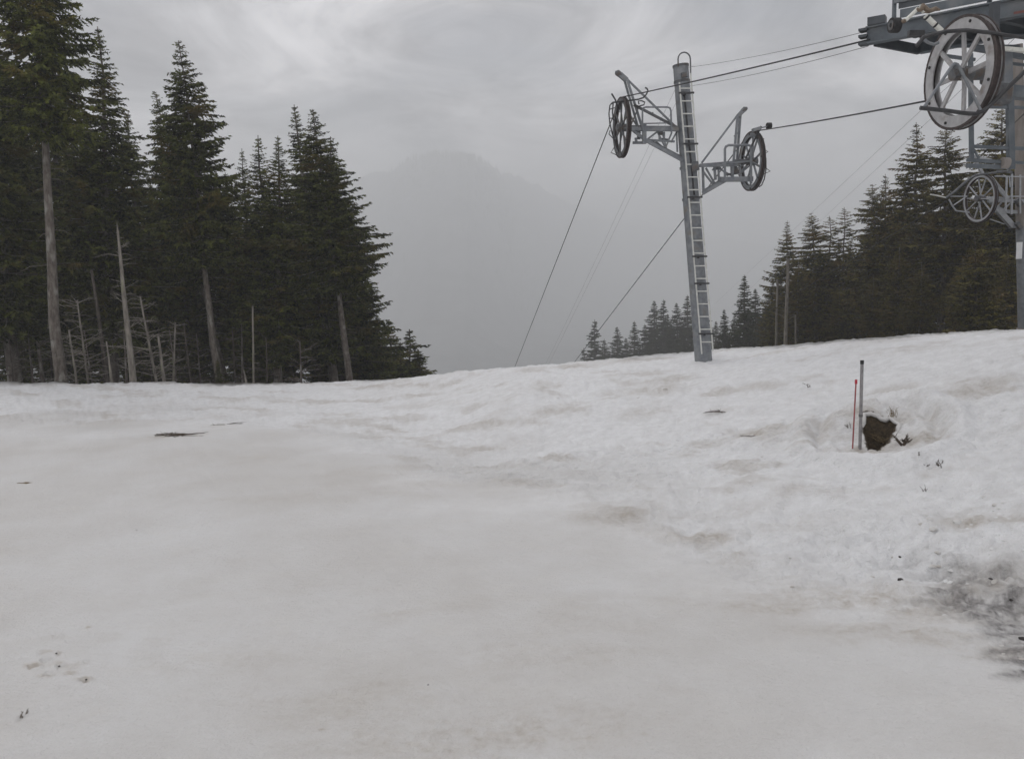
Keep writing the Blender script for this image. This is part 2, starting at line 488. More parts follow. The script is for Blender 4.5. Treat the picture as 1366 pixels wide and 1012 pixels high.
def build_ground():
    th_f = np.linspace(R(-37), R(37), 800)
    th_b = np.linspace(R(37), R(323), 74)[1:-1]
    th = np.concatenate([th_f, th_b])
    dep = np.linspace(R(52), R(6.0), 430)
    r_near = CAM_Z / np.tan(dep)
    hr = math.hypot(HOLE.x, HOLE.y)
    r = np.concatenate([[.6, 1.4, 2.0], np.sort(np.concatenate([r_near[r_near > 2.3], np.linspace(hr - .95, hr + 1.0, 110)])), np.geomspace(CAM_Z / math.tan(R(6.0)) * 1.012, 5200, 135)])
    T, Rr = np.meshgrid(th, r)
    X, Y = Rr * np.sin(T), Rr * np.cos(T)
    mz, bank = micro(X, Y)
    hz, earth = hole_shape(X, Y)
    Z = base_height(X, Y) + mz + hz + dent_shape(X, Y)
    nr, nc = X.shape
    verts = np.stack([X, Y, Z], -1).reshape(-1, 3)
    verts = np.vstack([verts, [[0, 0, float(Z[0].mean())]]])
    i = np.arange(nr - 1)[:, None] * nc; j = np.arange(nc)[None, :]; j2 = (j + 1) % nc
    quads = np.stack([i + j, i + nc + j, i + nc + j2, i + j2], -1).reshape(-1, 4)[:, ::-1]
    me = arr_mesh('snow_ground', verts, quads, None, quads=True)
    # where the ground itself is dirty, earthy or forest floor
    rr = Rr; rc = np.interp(np.clip(T, -1, 1), _cth, _crr)
    rfo = np.interp(np.clip(T, -1, 1), _fth, np.array(FOOT_Y)) / np.maximum(np.cos(np.clip(T, -1, 1)), .3)
    tone = sstep(-3.0, 4.5, rr - rfo + 5 * fbm(X / 2.4, Y / 1.6, 93, 4))
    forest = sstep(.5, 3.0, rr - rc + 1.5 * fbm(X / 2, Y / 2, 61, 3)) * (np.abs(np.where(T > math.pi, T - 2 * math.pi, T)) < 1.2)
    dirt = np.zeros_like(X)
    streak = fbm((X * .85 - Y * .5) / 1.5, (Y * .85 + X * .5) / .7, 81, 5, .6)
    dirt += bank * sstep(.10, .60, streak) * .55
    dirt += sstep(.15, .65, fbm(X / 2.6 + 4, Y / 1.5, 85, 5, .6)) * .32
    grain = .5 + fbm(X / .10, Y / .07, 88, 4, .65)
    for px, py, rx, ry, a in STAINS:
        g = ground_ray(px, py)
        dd = np.hypot((X - g.x) / rx, (Y - g.y) / ry) + .5 * fbm(X / (rx * .5), Y / (ry * .5), int(px) % 97, 4, .6)
        dirt += a * (1 - sstep(.15, 1.1, dd)) * (.45 + .9 * np.clip(grain, 0, 1))
    soot = np.zeros_like(X)
    for px, py, rx, ry, a in SOOT:
        g = ground_ray(px, py)
        dd = np.hypot((X - g.x) / rx, (Y - g.y) / ry) + .7 * fbm(X / (rx * .6), Y / (ry * .6), int(px) % 89, 4, .6)
        soot += a * (1 - sstep(.05, 1.15, dd)) * np.clip(.55 + .7 * (grain - .4), 0, 1.2)
    one = lambda a: np.concatenate([np.clip(a, 0, 1).ravel(), [0.0]]).astype(np.float32)
    for nm, a in (('dirt', dirt), ('soot', soot), ('earth', earth), ('forest', forest), ('bank', bank), ('tone', tone), ('valley', sstep(250, 600, rr))):
        at = me.attributes.new(nm, 'FLOAT', 'POINT'); at.data.foreach_set('value', one(a))
    fix_smooth(me, True)
    me.materials.append(ground_material())
    o = bpy.data.objects.new('snow_ground', me); COL.objects.link(o)
    tag(o, kind='structure')
    g = random.Random(4)                          # the overhanging snow lip along the upper edge of the bare patch
    rim = [q for a, b in zip(HOLE_POLY[:9], HOLE_POLY[1:10]) for q in (a, a.lerp(b, .5))]
    pts = [Vector((q.x + g.gauss(0, .006), q.y - .05 + g.gauss(0, .02), q.z - .012 + g.gauss(0, .008))) for q in rim]
    rr = [.008] + [g.uniform(.026, .046) for _ in pts[1:-1]] + [.008]
    MB().tube(pts, rr, 10).build('snow_rim', me.materials[0], o, smooth=True)
    return o

STAINS = [  # px, py, half width and half depth in metres, amount
    (238, 580, .75, .22, .9), (285, 568, .6, .3, .35), (600, 512, .9, .6, .5), (540, 528, .9, .5, .35), (880, 515, .8, .7, .55),
    (860, 550, .8, .5, .4), (760, 540, .9, .5, .35), (700, 560, 1.0, .5, .3), (1000, 580, .5, .25, .4), (960, 548, .45, .25, .5),
    (750, 648, .22, .12, .55), (835, 685, .15, .1, .4), (680, 590, .6, .4, .25), (950, 715, .5, .3, .45), (980, 740, .4, .3, .4),
    (45, 888, .11, .07, 1.2), (75, 884, .08, .05, 1.2), (62, 900, .11, .05, 1.0), (112, 908, .10, .06, 1.2), (78, 872, .05, .04, 1.2), (60, 868, .09, .05, .7), (95, 898, .12, .04, .7),
    (95, 890, .16, .12, .35), (70, 850, .14, .10, .3), (118, 836, .05, .04, .7), (150, 850, .25, .2, .18), (210, 855, .2, .15, .22),
    (35, 644, .16, .06, .7), (430, 972, .04, .02, .6), (860, 978, .05, .03, .6), (570, 1000, .05, .03, .4), (160, 960, .05, .02, .3),
    (1140, 600, .3, .3, .5), (1100, 575, .3, .3, .4), (1155, 540, .35, .4, .4), (1240, 590, .35, .5, .4), (1250, 560, .2, .4, .35),
    (1300, 790, .9, .6, .3), (1200, 800, .9, .5, .35), (1100, 790, 1.0, .4, .45), (1050, 810, .7, .25, .4), (1220, 850, .8, .22, .5),
    (1130, 840, .7, .18, .4), (1330, 760, .7, .5, .25), (1200, 560, .5, .5, .25), (1340, 870, .5, .2, .6), (1300, 520, .5, .7, .2),
    (1320, 690, .4, .3, .3), (600, 985, 1.5, .6, .45), (480, 930, 1.2, .5, .35), (760, 960, .9, .4, .3), (700, 870, 1.2, .6, .25), (330, 880, .9, .5, .22), (1290, 700, .3, .3, .3), (1060, 700, .8, .4, .25)]
SOOT = [(1268, 788, .30, .20, .9), (1290, 806, .36, .24, 1.3), (1312, 822, .36, .22, 1.3), (1340, 848, .40, .22, 1.4), (1366, 868, .4, .22, 1.4),
        (1325, 800, .45, .30, .8), (1255, 768, .45, .25, .6), (1360, 830, .45, .3, .8), (1215, 758, .5, .18, .6), (1320, 780, .5, .3, .5), (1395, 890, .5, .22, 1.4),
        (1345, 812, .3, .2, .8), (1240, 800, .5, .2, .55), (1290, 765, .5, .3, .45), (1345, 765, .4, .3, .35)]

def ground_material():
    m, t, p = mat_new('snow_and_ground')
    L = t.links.new
    geo = N(t, 'ShaderNodeNewGeometry')
    def noise(scale, detail=5, rough=.6, stretch=None):
        n = N(t, 'ShaderNodeTexNoise'); n.inputs['Scale'].default_value = scale; n.inputs['Detail'].default_value = detail; n.inputs['Roughness'].default_value = rough
        if stretch:
            mp = N(t, 'ShaderNodeMapping'); mp.inputs['Scale'].default_value = stretch
            L(geo.outputs['Position'], mp.inputs['Vector']); L(mp.outputs[0], n.inputs['Vector'])
        else:
            L(geo.outputs['Position'], n.inputs['Vector'])
        return n.outputs['Fac']
    def rng(v, a, b, c=0., d=1.):
        n = N(t, 'ShaderNodeMapRange'); L(v, n.inputs['Value'])
        for k, x in zip(('From Min', 'From Max', 'To Min', 'To Max'), (a, b, c, d)): n.inputs[k].default_value = x
        return n.outputs[0]
    def mix(f, a, b, blend='MIX'):
        n = N(t, 'ShaderNodeMix', data_type='RGBA', blend_type=blend)
        if isinstance(f, float): n.inputs[0].default_value = f
        else: L(f, n.inputs[0])
        for i, x in ((6, a), (7, b)):
            if isinstance(x, tuple): n.inputs[i].default_value = (*x, 1)
            else: L(x, n.inputs[i])
        return n.outputs[2]
    def mul(a, b):
        n = N(t, 'ShaderNodeMath', operation='MULTIPLY'); L(a, n.inputs[0])
        if isinstance(b, float): n.inputs[1].default_value = b
        else: L(b, n.inputs[1])
        return n.outputs[0]
    def attr(nm):
        return N(t, 'ShaderNodeAttribute', attribute_name=nm).outputs['Fac']
    snow = mix(rng(noise(.35, 6), .35, .65), (.55, .534, .512), (.635, .632, .625))
    snow = mix(rng(noise(1.6, 6, .65, (1, 1.6, 1)), .52, .78, 0, .55), snow, (.615, .60, .57))
    snow = mix(attr('tone'), snow, mix(rng(noise(5, 5), .3, .7), (.70, .70, .70), (.825, .83, .835)))
    snow = mix(rng(noise(22, 4), .62, .76, 0, .30), snow, (.60, .58, .55))
    snow = mix(rng(noise(7, 6, .7, (1, 1.4, 1)), .50, .72, 0, .28), snow, (.53, .515, .49))
    snow = mix(rng(noise(70, 2, .5), .68, .74, 0, .45), snow, (.34, .31, .27))
    dirt_c = mix(rng(noise(14, 6, .7), .3, .7), (.33, .285, .235), (.54, .505, .455))
    c = mix(mul(attr('dirt'), rng(noise(9, 6, .7), .2, .62, .35, 1.)), snow, dirt_c)
    soot_c = mix(rng(noise(18, 5), .3, .7), (.10, .094, .092), (.20, .19, .185))
    c = mix(mul(attr('soot'), rng(noise(20, 6, .7), .3, .6, .45, .92)), c, soot_c)
    earth_c = mix(rng(noise(16, 6, .7), .3, .7), (.026, .019, .012), (.12, .088, .052))  # soil colour darkened to paint in the shade and depth of the hole
    c = mix(attr('earth'), c, earth_c)
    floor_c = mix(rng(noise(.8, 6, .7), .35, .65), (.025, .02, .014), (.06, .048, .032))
    floor_c = mix(attr('valley'), floor_c, mix(rng(noise(.02, 6, .6), .35, .65), (.05, .055, .05), (.15, .152, .15)))
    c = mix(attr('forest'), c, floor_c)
    L(c, p.inputs['Base Color'])
    p.inputs['Roughness'].default_value = .62
    p.inputs['Specular IOR Level'].default_value = .25
    b = N(t, 'ShaderNodeBump'); b.inputs['Strength'].default_value = .9; b.inputs['Distance'].default_value = .05
    h = N(t, 'ShaderNodeMath', operation='ADD')
    L(mul(noise(13, 6, .6, (1, 1.5, 1)), rng(attr('bank'), 0, 1, .5, 1.1)), h.inputs[0]); L(mul(noise(55, 3), .22), h.inputs[1])
    L(h.outputs[0], b.inputs['Height']); L(b.outputs[0], p.inputs['Normal'])
    return m
build_ground()

# ------------------------------------------------------------------ spruces
def unit(v):
    return v / np.maximum(np.linalg.norm(v, axis=-1, keepdims=True), 1e-9)

def spruce_mesh(seed, h, base, rmax, needle, bark, whorl=.34, nb=6, skip=.06, stubs=True, power=.8, r0=None, leaf=(.15, .048), tip_sparse=0., dens=1.0, lean=.0):
    """one Norway spruce, its foot at the origin: returns (trunk mesh, crown mesh)"""
    g = np.random.default_rng(seed)
    r0 = r0 or h * .0155
    wob = [(0, 0)] + [(g.normal(0, .05) + lean * k, g.normal(0, .05)) for k in range(1, 9)]
    zz = np.linspace(0, h, 9)
    def axis(z):
        return np.interp(z, zz, [w[0] for w in wob]), np.interp(z, zz, [w[1] for w in wob])
    tr = MB()
    pts = [Vector((*axis(z), z)) for z in zz]
    pts.insert(1, Vector((*axis(.35), .35)))
    rad = [max(.02, r0 * (1 - .93 * (p.z / h) ** .9)) for p in pts]; rad[0] = r0 * 1.45; pts[0].z = -.8
    tr.tube(pts, rad, 9)
    # branches
    zb = base * h
    Z = []; z = zb
    while z < h - .12:
        Z.append(z); z += whorl * g.uniform(.75, 1.25) * (1 - .45 * z / h)
    rows = []
    for z in Z:
        t = (z - zb) / (h - zb)
        n = max(3, int(round(nb * g.uniform(.8, 1.2))))
        a0 = g.uniform(0, 6.28)
        side = .82 + .36 * vnoise(np.array([z * .55]), np.array([seed * 3.3]))[0]
        for k in range(n):
            if g.random() < skip + tip_sparse * t: continue
            L = rmax * ((1 - t) ** power) * (.62 + .38 * min(1, t / .18)) * side * g.uniform(.62, 1.12) + .03
            if g.random() < .06: L *= 1.2
            rows.append((z + g.normal(0, .06), a0 + 6.283 * k / n + g.normal(0, .25), L, t, g.normal(0, .07)))
    B = np.array(rows)
    z0, az, L, t, jit = B.T
    s1 = np.tan(np.radians(-20 + 52 * t ** 1.4)) + jit           # initial slope: lower branches hang, top ones rise
    s2 = np.where(t < .6, .22, -.05) - .10 * (1 - t)
    er = np.stack([np.cos(az), np.sin(az), np.zeros_like(az)], -1)
    ax = np.stack(axis(z0), -1)
    O = np.concatenate([ax, z0[:, None]], -1)
    up = np.array([0, 0, 1.0])
    def bpt(i, s):
        return O[i] + er[i] * (L[i] * s)[:, None] + up * (L[i] * (s1[i] * s * .75 + s2[i] * s * s))[:, None]
    # limb wood
    for i in range(len(B)):
        if L[i] < .5: continue
        q = bpt(np.array([i, i, i]), np.array([0., .5, .92]))
        tr.tube([Vector(v) for v in q], [.012 + .011 * L[i], .008 + .006 * L[i], .005], 3, cap=False)
    if stubs:
        for k in range(int(zb / .30)):
            zs = g.uniform(.12 * zb, zb * 1.02); a = g.uniform(0, 6.28); l = g.uniform(.25, 1.0) * (.5 + .8 * zs / zb) * (1.6 if g.random() < .2 else 1)
            e = Vector((math.cos(a), math.sin(a), 0)); x, y = axis(zs); o = Vector((x, y, zs))
            tr.tube([o, o + e * l * .6 + Vector((0, 0, -.06 * l)), o + e * l + Vector((0, 0, -.30 * l))], [.022, .014, .005], 3, cap=False)
    # side twigs
    ntw = np.maximum(3, (L / (.118 / dens)).astype(int))
    bi = np.repeat(np.arange(len(B)), ntw)
    off = np.concatenate([np.arange(n) / n for n in ntw])
    s = np.clip(.10 + .92 * off + g.normal(0, .02, len(off)), .06, 1.0)
    bi2 = np.concatenate([bi, bi]); s_ = np.concatenate([s, s]); sg = np.concatenate([np.ones(len(bi)), -np.ones(len(bi))])
    o = bpt(bi2, s_)
    fw = unit(bpt(bi2, np.minimum(s_ + .05, 1.05)) - bpt(bi2, s_ - .05))
    sd = unit(np.cross(fw, up)) * sg[:, None]
    n2 = len(o)
    phi = np.radians(g.uniform(32, 72, n2))[:, None]
    hang = (g.uniform(.05, .75, n2) * (1 - .8 * t[bi2]))[:, None]
    dr = unit(fw * np.cos(phi) + sd * np.sin(phi) - up * hang + g.normal(0, .12, (n2, 3)))
    tl = (np.minimum(.80, .34 * L[bi2]) * (1.02 - s_) ** .65 + .09 * (1 - .75 * t[bi2] ** 3)) * g.uniform(.6, 1.15, n2)
    # needles clumps along every twig
    m = np.maximum(2, (tl / .062).astype(int) + 1)
    ti = np.repeat(np.arange(n2), m)
    f = np.concatenate([(np.arange(k) + .5) / k for k in m])
    k = len(ti)
    po = o[ti] + dr[ti] * (tl[ti] * f)[:, None] - up * (.16 * tl[ti] * f * f)[:, None]
    pr = unit(np.cross(dr[ti], unit(g.normal(0, 1, (k, 3)))))
    ld = unit(dr[ti] * .85 + pr * g.choice([-1, 1], k)[:, None] * .62 - up * .12)
    tip = (1 - .5 * t[bi2][ti] ** 4)[:, None]
    ll = leaf[0] * g.uniform(.65, 1.25, k)[:, None] * tip
    lw = leaf[1] * g.uniform(.7, 1.3, k)[:, None] * tip
    wd = unit(np.cross(ld, unit(g.normal(0, 1, (k, 3)))))
    a = po - ld * ll * .18 + wd * lw; b = po - ld * ll * .18 - wd * lw; c = po + ld * ll
    V = np.stack([a, b, c], 1).reshape(-1, 3)
    me_c = arr_mesh('crown', V, np.arange(len(V)).reshape(-1, 3), needle)
    me_t = bpy.data.meshes.new('trunk'); me_t.from_pydata([tuple(v) for v in tr.v], [], tr.f); me_t.materials.append(bark); fix_smooth(me_t, True)
    return me_t, me_c

PROTO = {}
def proto(key, **kw):
    h = kw['h']; PROTO[key] = (h, *spruce_mesh(**kw))
# left forest: tall bare-trunked spruces, and full ones
proto('tall_a', seed=3, h=22, base=.50, rmax=4.5, needle=M['needle_l'], bark=M['bark'], nb=6, r0=.27, power=.76, whorl=.40)
proto('tall_b', seed=8, h=18, base=.38, rmax=4.3, needle=M['needle_l'], bark=M['bark'], nb=6, r0=.205, power=.76, whorl=.38)
proto('full_a', seed=12, h=17, base=.05, rmax=4.3, needle=M['needle_l'], bark=M['bark_dark'], nb=6, power=.8, whorl=.42)
proto('full_b', seed=17, h=17, base=.14, rmax=4.1, needle=M['needle_l'], bark=M['bark'], nb=6, power=.8, whorl=.40)
proto('small_a', seed=23, h=7, base=.03, rmax=1.9, needle=M['needle_l'], bark=M['bark_dark'], whorl=.30, nb=6, power=.9)
# right forest: ragged, sparser, olive
proto('rag_a', seed=31, h=17, base=.24, rmax=4.5, needle=M['needle_r'], bark=M['bark'], nb=6, skip=.22, power=.7, whorl=.40)
proto('rag_b', seed=37, h=16, base=.13, rmax=4.4, needle=M['needle_r'], bark=M['bark'], nb=6, skip=.16, power=.75, whorl=.40)
proto('rag_c', seed=41, h=15, base=.14, rmax=3.2, needle=M['needle_r'], bark=M['bark'], nb=5, skip=.28, power=.6, whorl=.42)
proto('young_r', seed=47, h=7, base=.04, rmax=2.2, needle=M['needle_r'], bark=M['bark_dark'], whorl=.31, nb=6, power=.9)
# far group in the haze
proto('far_a', seed=53, h=17, base=.05, rmax=3.6, needle=M['needle_far'], bark=M['bark_dark'], nb=5, whorl=.50, leaf=(.28, .10), dens=.55, power=.9)
proto('far_b', seed=59, h=17, base=.04, rmax=4.0, needle=M['needle_far'], bark=M['bark_dark'], nb=5, whorl=.50, leaf=(.28, .10), dens=.55, skip=.12, power=.85)

_rt = random.Random(5)
def tree(key, px, py, Y, label, group, wide=1.0, name='spruce_tree', px_base=None):
    """a spruce whose top shows at (px, py), standing Y metres ahead"""
    h, mt, mc = PROTO[key]
    top = P(px, py, Y)
    if px_base is not None:                       # a leaning tree: foot where its trunk meets the snow
        ft = P(px_base, 505, Y)
    else:
        ft = top + Vector((0, 0, 0)); 
    zb = float(height(np.array([ft.x]), np.array([ft.y]))[0])
    o = empty(name, (ft.x, ft.y, zb))
    ax = Vector((top.x - ft.x, top.y - ft.y, top.z - zb))
    s = ax.length / h
    q = Vector((0, 0, 1)).rotation_difference(ax.normalized()).to_matrix() @ Matrix.Rotation(_rt.uniform(0, 6.28), 3, 'Z')
    o.rotation_euler = q.to_euler()
    w = s * wide if wide else s
    o.scale = (w, w, s)
    for nm, me in (('trunk', mt), ('crown', mc)):
        c = bpy.data.objects.new(nm, me); COL.objects.link(c); c.parent = o
    tag(o, label, 'tree', group)
    return o

GL = 'spruces of the left forest edge'
LEFT = [  # proto, top px, top py, depth, foot px, width, label
    ('tall_a', 28, -190, 30, 82, 1.0, 'tallest spruce at the left edge, pale leaning trunk in front, top out of frame'),
    ('full_b', -45, -60, 33, None, 1.1, 'dark spruce cut by the left edge of the photo'),
    ('full_b', 131, 36, 37, 150, 1.2, 'dark pointed spruce second from the left edge, behind the broken snag'),
    ('tall_b', 238, 54, 35, 293, 1.05, 'tall pointed spruce with mottled bare trunk right of the broken snag'),
    ('tall_b', 205, 122, 41, 303, .95, 'spruce with thin grey trunk just right of the mottled trunk'),
    ('full_a', 322, 198, 45, None, .9, 'spruce tip showing between the tall pointed spruce and the right cluster'),
    ('full_a', 345, 180, 40, None, 1.25, 'leftmost narrow spire of the spruce cluster right of centre-left gap'),
    ('full_b', 371, 181, 38, 370, 1.25, 'spruce with droopy brownish boughs in the middle of the left cluster'),
    ('full_b', 392, 140, 40, 446, 1.2, 'higher of the twin spires in the left cluster, left one'),
    ('tall_b', 416, 146, 36, 467, 1.2, 'right one of the twin spires, thin grey trunk below'),
    ('full_a', 440, 182, 42, None, 1.25, 'outermost tall spruce of the left forest, against the fog'),
    ('full_a', 468, 300, 44, None, 1.2, 'lower spruce on the outer edge under the tall cluster'),
    ('full_a', 484, 392, 50, None, 1.2, 'short spruce where the left forest steps down'),
    ('small_a', 519, 426, 56, None, 1.5, 'small pointed spruce, left one of the two beside the fog'),
    ('small_a', 545, 439, 56, None, 1.6, 'last small spruce of the left forest beside the open fog'),
    ('small_a', 533, 456, 54, None, 1.6, 'low spruce wedged between the two small pointed ones beside the fog'),
    ('small_a', 559, 466, 56, None, 1.7, 'tiny spruce tip right of the last small pointed spruce'),
    ('small_a', 502, 418, 54, None, 1.4, 'small spruce just left of the two pointed ones beside the fog'),
    ('small_a', 290, 478, 31, None, 1.1, 'small bushy spruce at the foot of the mottled trunk'),
    ('small_a', 15, 440, 34, None, 1.2, 'low bushy spruce at the snow line by the left edge'),
]
for k, px, py, Y, pb, w, lab in LEFT:
    tree(k, px, py, Y, lab, GL, w, px_base=pb)
GF = 'spruces deep inside the left forest'
for px, py, Y in ((-20, 20, 44), (60, 60, 46), (100, 110, 50), (170, 150, 48), (225, 170, 52), (262, 190, 47), (300, 230, 54), (350, 235, 52), (400, 230, 54), (435, 260, 52),
                  (30, 150, 58), (140, 200, 60), (200, 240, 62), (320, 290, 60), (75, 260, 42), (185, 300, 45), (240, 320, 44), (335, 330, 46), (505, 452, 66), (530, 462, 68), (557, 468, 72), (480, 420, 60)):
    tree('full_a' if (px // 5) % 2 else 'full_b', px, py, Y, 'dark spruce deep inside the left forest behind the front row', GF, 1.15)

GR = 'spruces of the right forest edge'
RIGHT = [
    ('rag_b', 1050, 294, 72, None, .85, 'sparse spruce with the pale dead pole before it, left end of right forest'),
    ('rag_a', 1083, 284, 62, 1090, .9, 'ragged blunt-topped spruce right of the pale dead poles'),
    ('rag_c', 1108, 288, 64, None, 1.0, 'ragged blunt-topped spruce, right one of a close pair'),
    ('rag_c', 1127, 276, 62, None, .9, 'spruce with a thin lone leader sticking up, right forest'),
    ('rag_a', 1163, 246, 56, 1178, 1.0, 'broad ragged spruce left of the tallest right-hand pair'),
    ('rag_b', 1182, 232, 58, None, .9, 'spruce half hidden just left of the tallest right-hand pair'),
    ('rag_b', 1224, 163, 54, None, .95, 'tallest spruce of the right forest, left one of the pair under the sheave'),
    ('rag_a', 1262, 168, 50, 1253, 1.0, 'tall spruce with bare grey trunk, right one of the pair under the sheave'),
    ('rag_a', 1338, 140, 54, None, 1.0, 'tall spruce behind the lift tower at the right edge'),
    ('young_r', 1303, 318, 40, None, 1.15, 'young bushy spruce left of the lift tower foot at the right edge'),
    ('rag_b', 1392, 90, 46, None, 1.2, 'spruce mostly out of frame beyond the right edge tower'),
    ('rag_b', 1065, 345, 60, None, .9, 'mid height spruce filling the gap behind the pale poles'),
    ('far_a', 993, 366, 105, None, 1.25, 'dark pointed spruce right of the pylon foot'),
    ('far_b', 1008, 385, 112, None, 1.25, 'lower spruce leaning on the pointed one right of the pylon'),
    ('far_a', 966, 412, 120, None, 1.25, 'low spruce directly right of the pylon foot'),
    ('rag_b', 1030, 370, 84, None, .8, 'thin spruce at the step between near and far right trees'),
]
for px, py, Y in ((20, 430, 38), (60, 445, 42), (110, 435, 40), (140, 450, 44), (170, 430, 39), (205, 440, 43), (235, 425, 40), (262, 445, 42), (310, 430, 40), (345, 440, 38), (380, 430, 40), (420, 440, 42), (-15, 420, 40)):
    tree('small_a', px, py, Y, 'low dark spruce in the gloom under the left forest', 'low spruces under the left forest', 1.5)
for k, px, py, Y, pb, w, lab in RIGHT:
    tree(k, px, py, Y, lab, GR, w * 1.22, px_base=pb)
GRF = 'spruces deep inside the right forest'
for px, py, Y in ((1095, 330, 76), (1135, 320, 72), (1150, 340, 60), (1205, 260, 66), (1240, 280, 64), (1285, 240, 62), (1320, 260, 58), (1200, 330, 50), (1120, 380, 58), (1360, 230, 56), (1230, 350, 46),
                  (1285, 345, 46), (1345, 330, 44), (1165, 370, 52), (1080, 385, 66), (1390, 250, 50), (1045, 390, 72)):
    tree('rag_b', px, py, Y, 'dark spruce deep inside the right forest behind the front row', GRF, 1.25)
GH = 'spruces fading in the haze left of the pylon'
for i, (px, py, Y, lab) in enumerate([
        (793, 426, 165, 'outermost hazy spruce left of the pylon, standing alone against the fog'),
        (823, 436, 160, 'second hazy spruce from the fog, small and low'),
        (846, 428, 150, 'third hazy spruce from the fog, blunt topped'),
        (873, 401, 150, 'hazy spruce with the left one of two close spires, left of pylon'),
        (885, 399, 145, 'hazy spruce with the right one of two close spires, left of pylon'),
        (903, 404, 140, 'hazy spruce just left of the pylon shaft, shorter one'),
        (917, 393, 138, 'hazy spruce touching the pylon shaft, tallest of the far group'),
        (940, 410, 135, 'hazy spruce half hidden behind the pylon shaft')]):
    tree('far_b' if i % 2 else 'far_a', px, py, Y * 1.35, lab, GH, 1.55)
for px, py, Y in ((806, 452, 158), (835, 450, 156), (860, 432, 155), (895, 425, 148), (928, 420, 140), (955, 428, 128), (980, 418, 118), (1000, 420, 112), (1022, 408, 100), (779, 464, 170), (890, 418, 150), (945, 430, 130), (968, 432, 125), (1012, 420, 105), (870, 445, 140), (910, 440, 132)):
    tree('far_a', px, py, Y * 1.35, 'low hazy spruce filling the far group around the pylon foot', 'low hazy spruces around the pylon foot', 1.7)

# dead trees and bare poles
def dead_tree(name, px0, py0, px1, py1, Y, r0, r1, label, twigs=0, twl=.5, seed=0, mat='deadwood', group=None, broken=False):
    """bare trunk seen from (px0,py0) at its top to (px1,py1) at its foot"""
    g = random.Random(seed)
    a, b = P(px1, py1, Y), P(px0, py0, Y)
    zb = float(height(np.array([a.x]), np.array([a.y]))[0]); 
    foot = Vector((a.x, a.y, min(zb, a.z) - .25))
    o = empty(name, foot)
    mb = MB()
    n = 6
    pts = [foot.lerp(b, i / n) + (Vector((g.gauss(0, .012), g.gauss(0, .012), 0)) * (b - foot).length * .12 if 0 < i < n else Vector()) for i in range(n + 1)]
    mb.tube(pts, [r0 * (1 - i / n) + r1 * i / n for i in range(n + 1)], 8)
    if broken:
        for k in range(4):
            an = g.uniform(0, 6.28); e = Vector((math.cos(an), math.sin(an), 0)) * r1 * .6
            mb.tube([b + e - Vector((0, 0, .1)), b + e * .8 + Vector((0, 0, g.uniform(.12, .35)))], [r1 * .5, .004], 4)
    mb.build('trunk', M[mat], o, smooth=True)
    if twigs:
        tw = MB()
        for k in range(twigs):
            f = g.uniform(.12, .98); p = foot.lerp(b, f)
            an = g.uniform(0, 6.28); l = twl * g.uniform(.4, 1.2) * (1.15 - .6 * f)
            e = Vector((math.cos(an), math.sin(an), g.uniform(-.1, .55))).normalized()
            q1 = p + e * l * .5; q2 = p + e * l + Vector((0, 0, g.uniform(-.25, .12) * l))
            rr = .010 + .006 * l
            tw.tube([p, q1, q2], [rr, rr * .7, .004], 4, cap=False)
            for j in range(g.randint(1, 4)):
                u = g.uniform(.3, 1); w = p.lerp(q2, u); e2 = (e + Vector((g.gauss(0, .6), g.gauss(0, .6), g.gauss(0, .4)))).normalized()
                tw.tube([w, w + e2 * l * g.uniform(.2, .5)], [.006, .003], 3, cap=False)
        tag(tw.build('branches', M[mat], o), kind='stuff')
    tag(o, label, 'dead tree', group)
    return o
GD = 'dead trunks and poles along the forest edges'
dead_tree('dead_tree', 157, 308, 178, 514, 29.5, .14, .04, 'broken-off pale snag standing between the two big left trunks', 26, 1.0, 1, group=GD, broken=True)
dead_tree('dead_tree', 187, 395, 210, 514, 31, .06, .03, 'twiggy dead sapling just right of the broken snag', 46, 1.5, 2, group=GD)
dead_tree('dead_tree', 122, 360, 145, 513, 32, .09, .05, 'thin dark leaning stem left of the broken snag', 6, .5, 3, mat='bark_dark', group=GD)
dead_tree('dead_tree', 142, 455, 150, 513, 29, .06, .02, 'short pointed dead stick just left of the broken snag', 3, .4, 4, group=GD)
dead_tree('dead_tree', 211, 448, 220, 514, 30, .07, .04, 'short dead stem right of the twiggy sapling', 16, .8, 5, group=GD)
dead_tree('dead_tree', 234, 430, 230, 514, 32, .05, .03, 'thin curved dead stem between twiggy sapling and dark trunk', 20, .9, 6, group=GD)
dead_tree('dead_tree', 103, 400, 118, 512, 31, .05, .03, 'twiggy grey sapling right of the biggest leaning trunk', 48, 1.4, 8, group=GD)
dead_tree('dead_tree', 92, 440, 103, 512, 30, .05, .03, 'leaning dead stem touching the biggest trunk on its right', 24, 1.0, 9, group=GD)
for i, (a, b, c, d, Y) in enumerate(((12, 452, 18, 512, 31), (36, 430, 44, 512, 33), (66, 448, 70, 512, 35), (112, 440, 124, 513, 34), (131, 425, 140, 513, 36), (165, 440, 169, 514, 34), (196, 420, 203, 514, 36),
                                      (226, 440, 236, 514, 35), (245, 432, 255, 513, 33), (262, 445, 268, 513, 36), (310, 440, 314, 513, 35), (322, 430, 323, 513, 37), (355, 450, 356, 513, 34), (400, 455, 402, 513, 34))):
    dead_tree('bare_stem', a, b, c, d, Y, .035 + .015 * (i % 3), .02, 'slim dim bare stem in the gloom between the left forest trunks', 20, 1.2, 40 + i, mat='bark' if i % 2 else 'bark_dark', group='slim bare stems in the left forest')
dead_tree('dead_tree', 337, 408, 338, 513, 31, .045, .03, 'thin straight pale pole by the left spruce cluster', 4, .25, 10, group=GD)
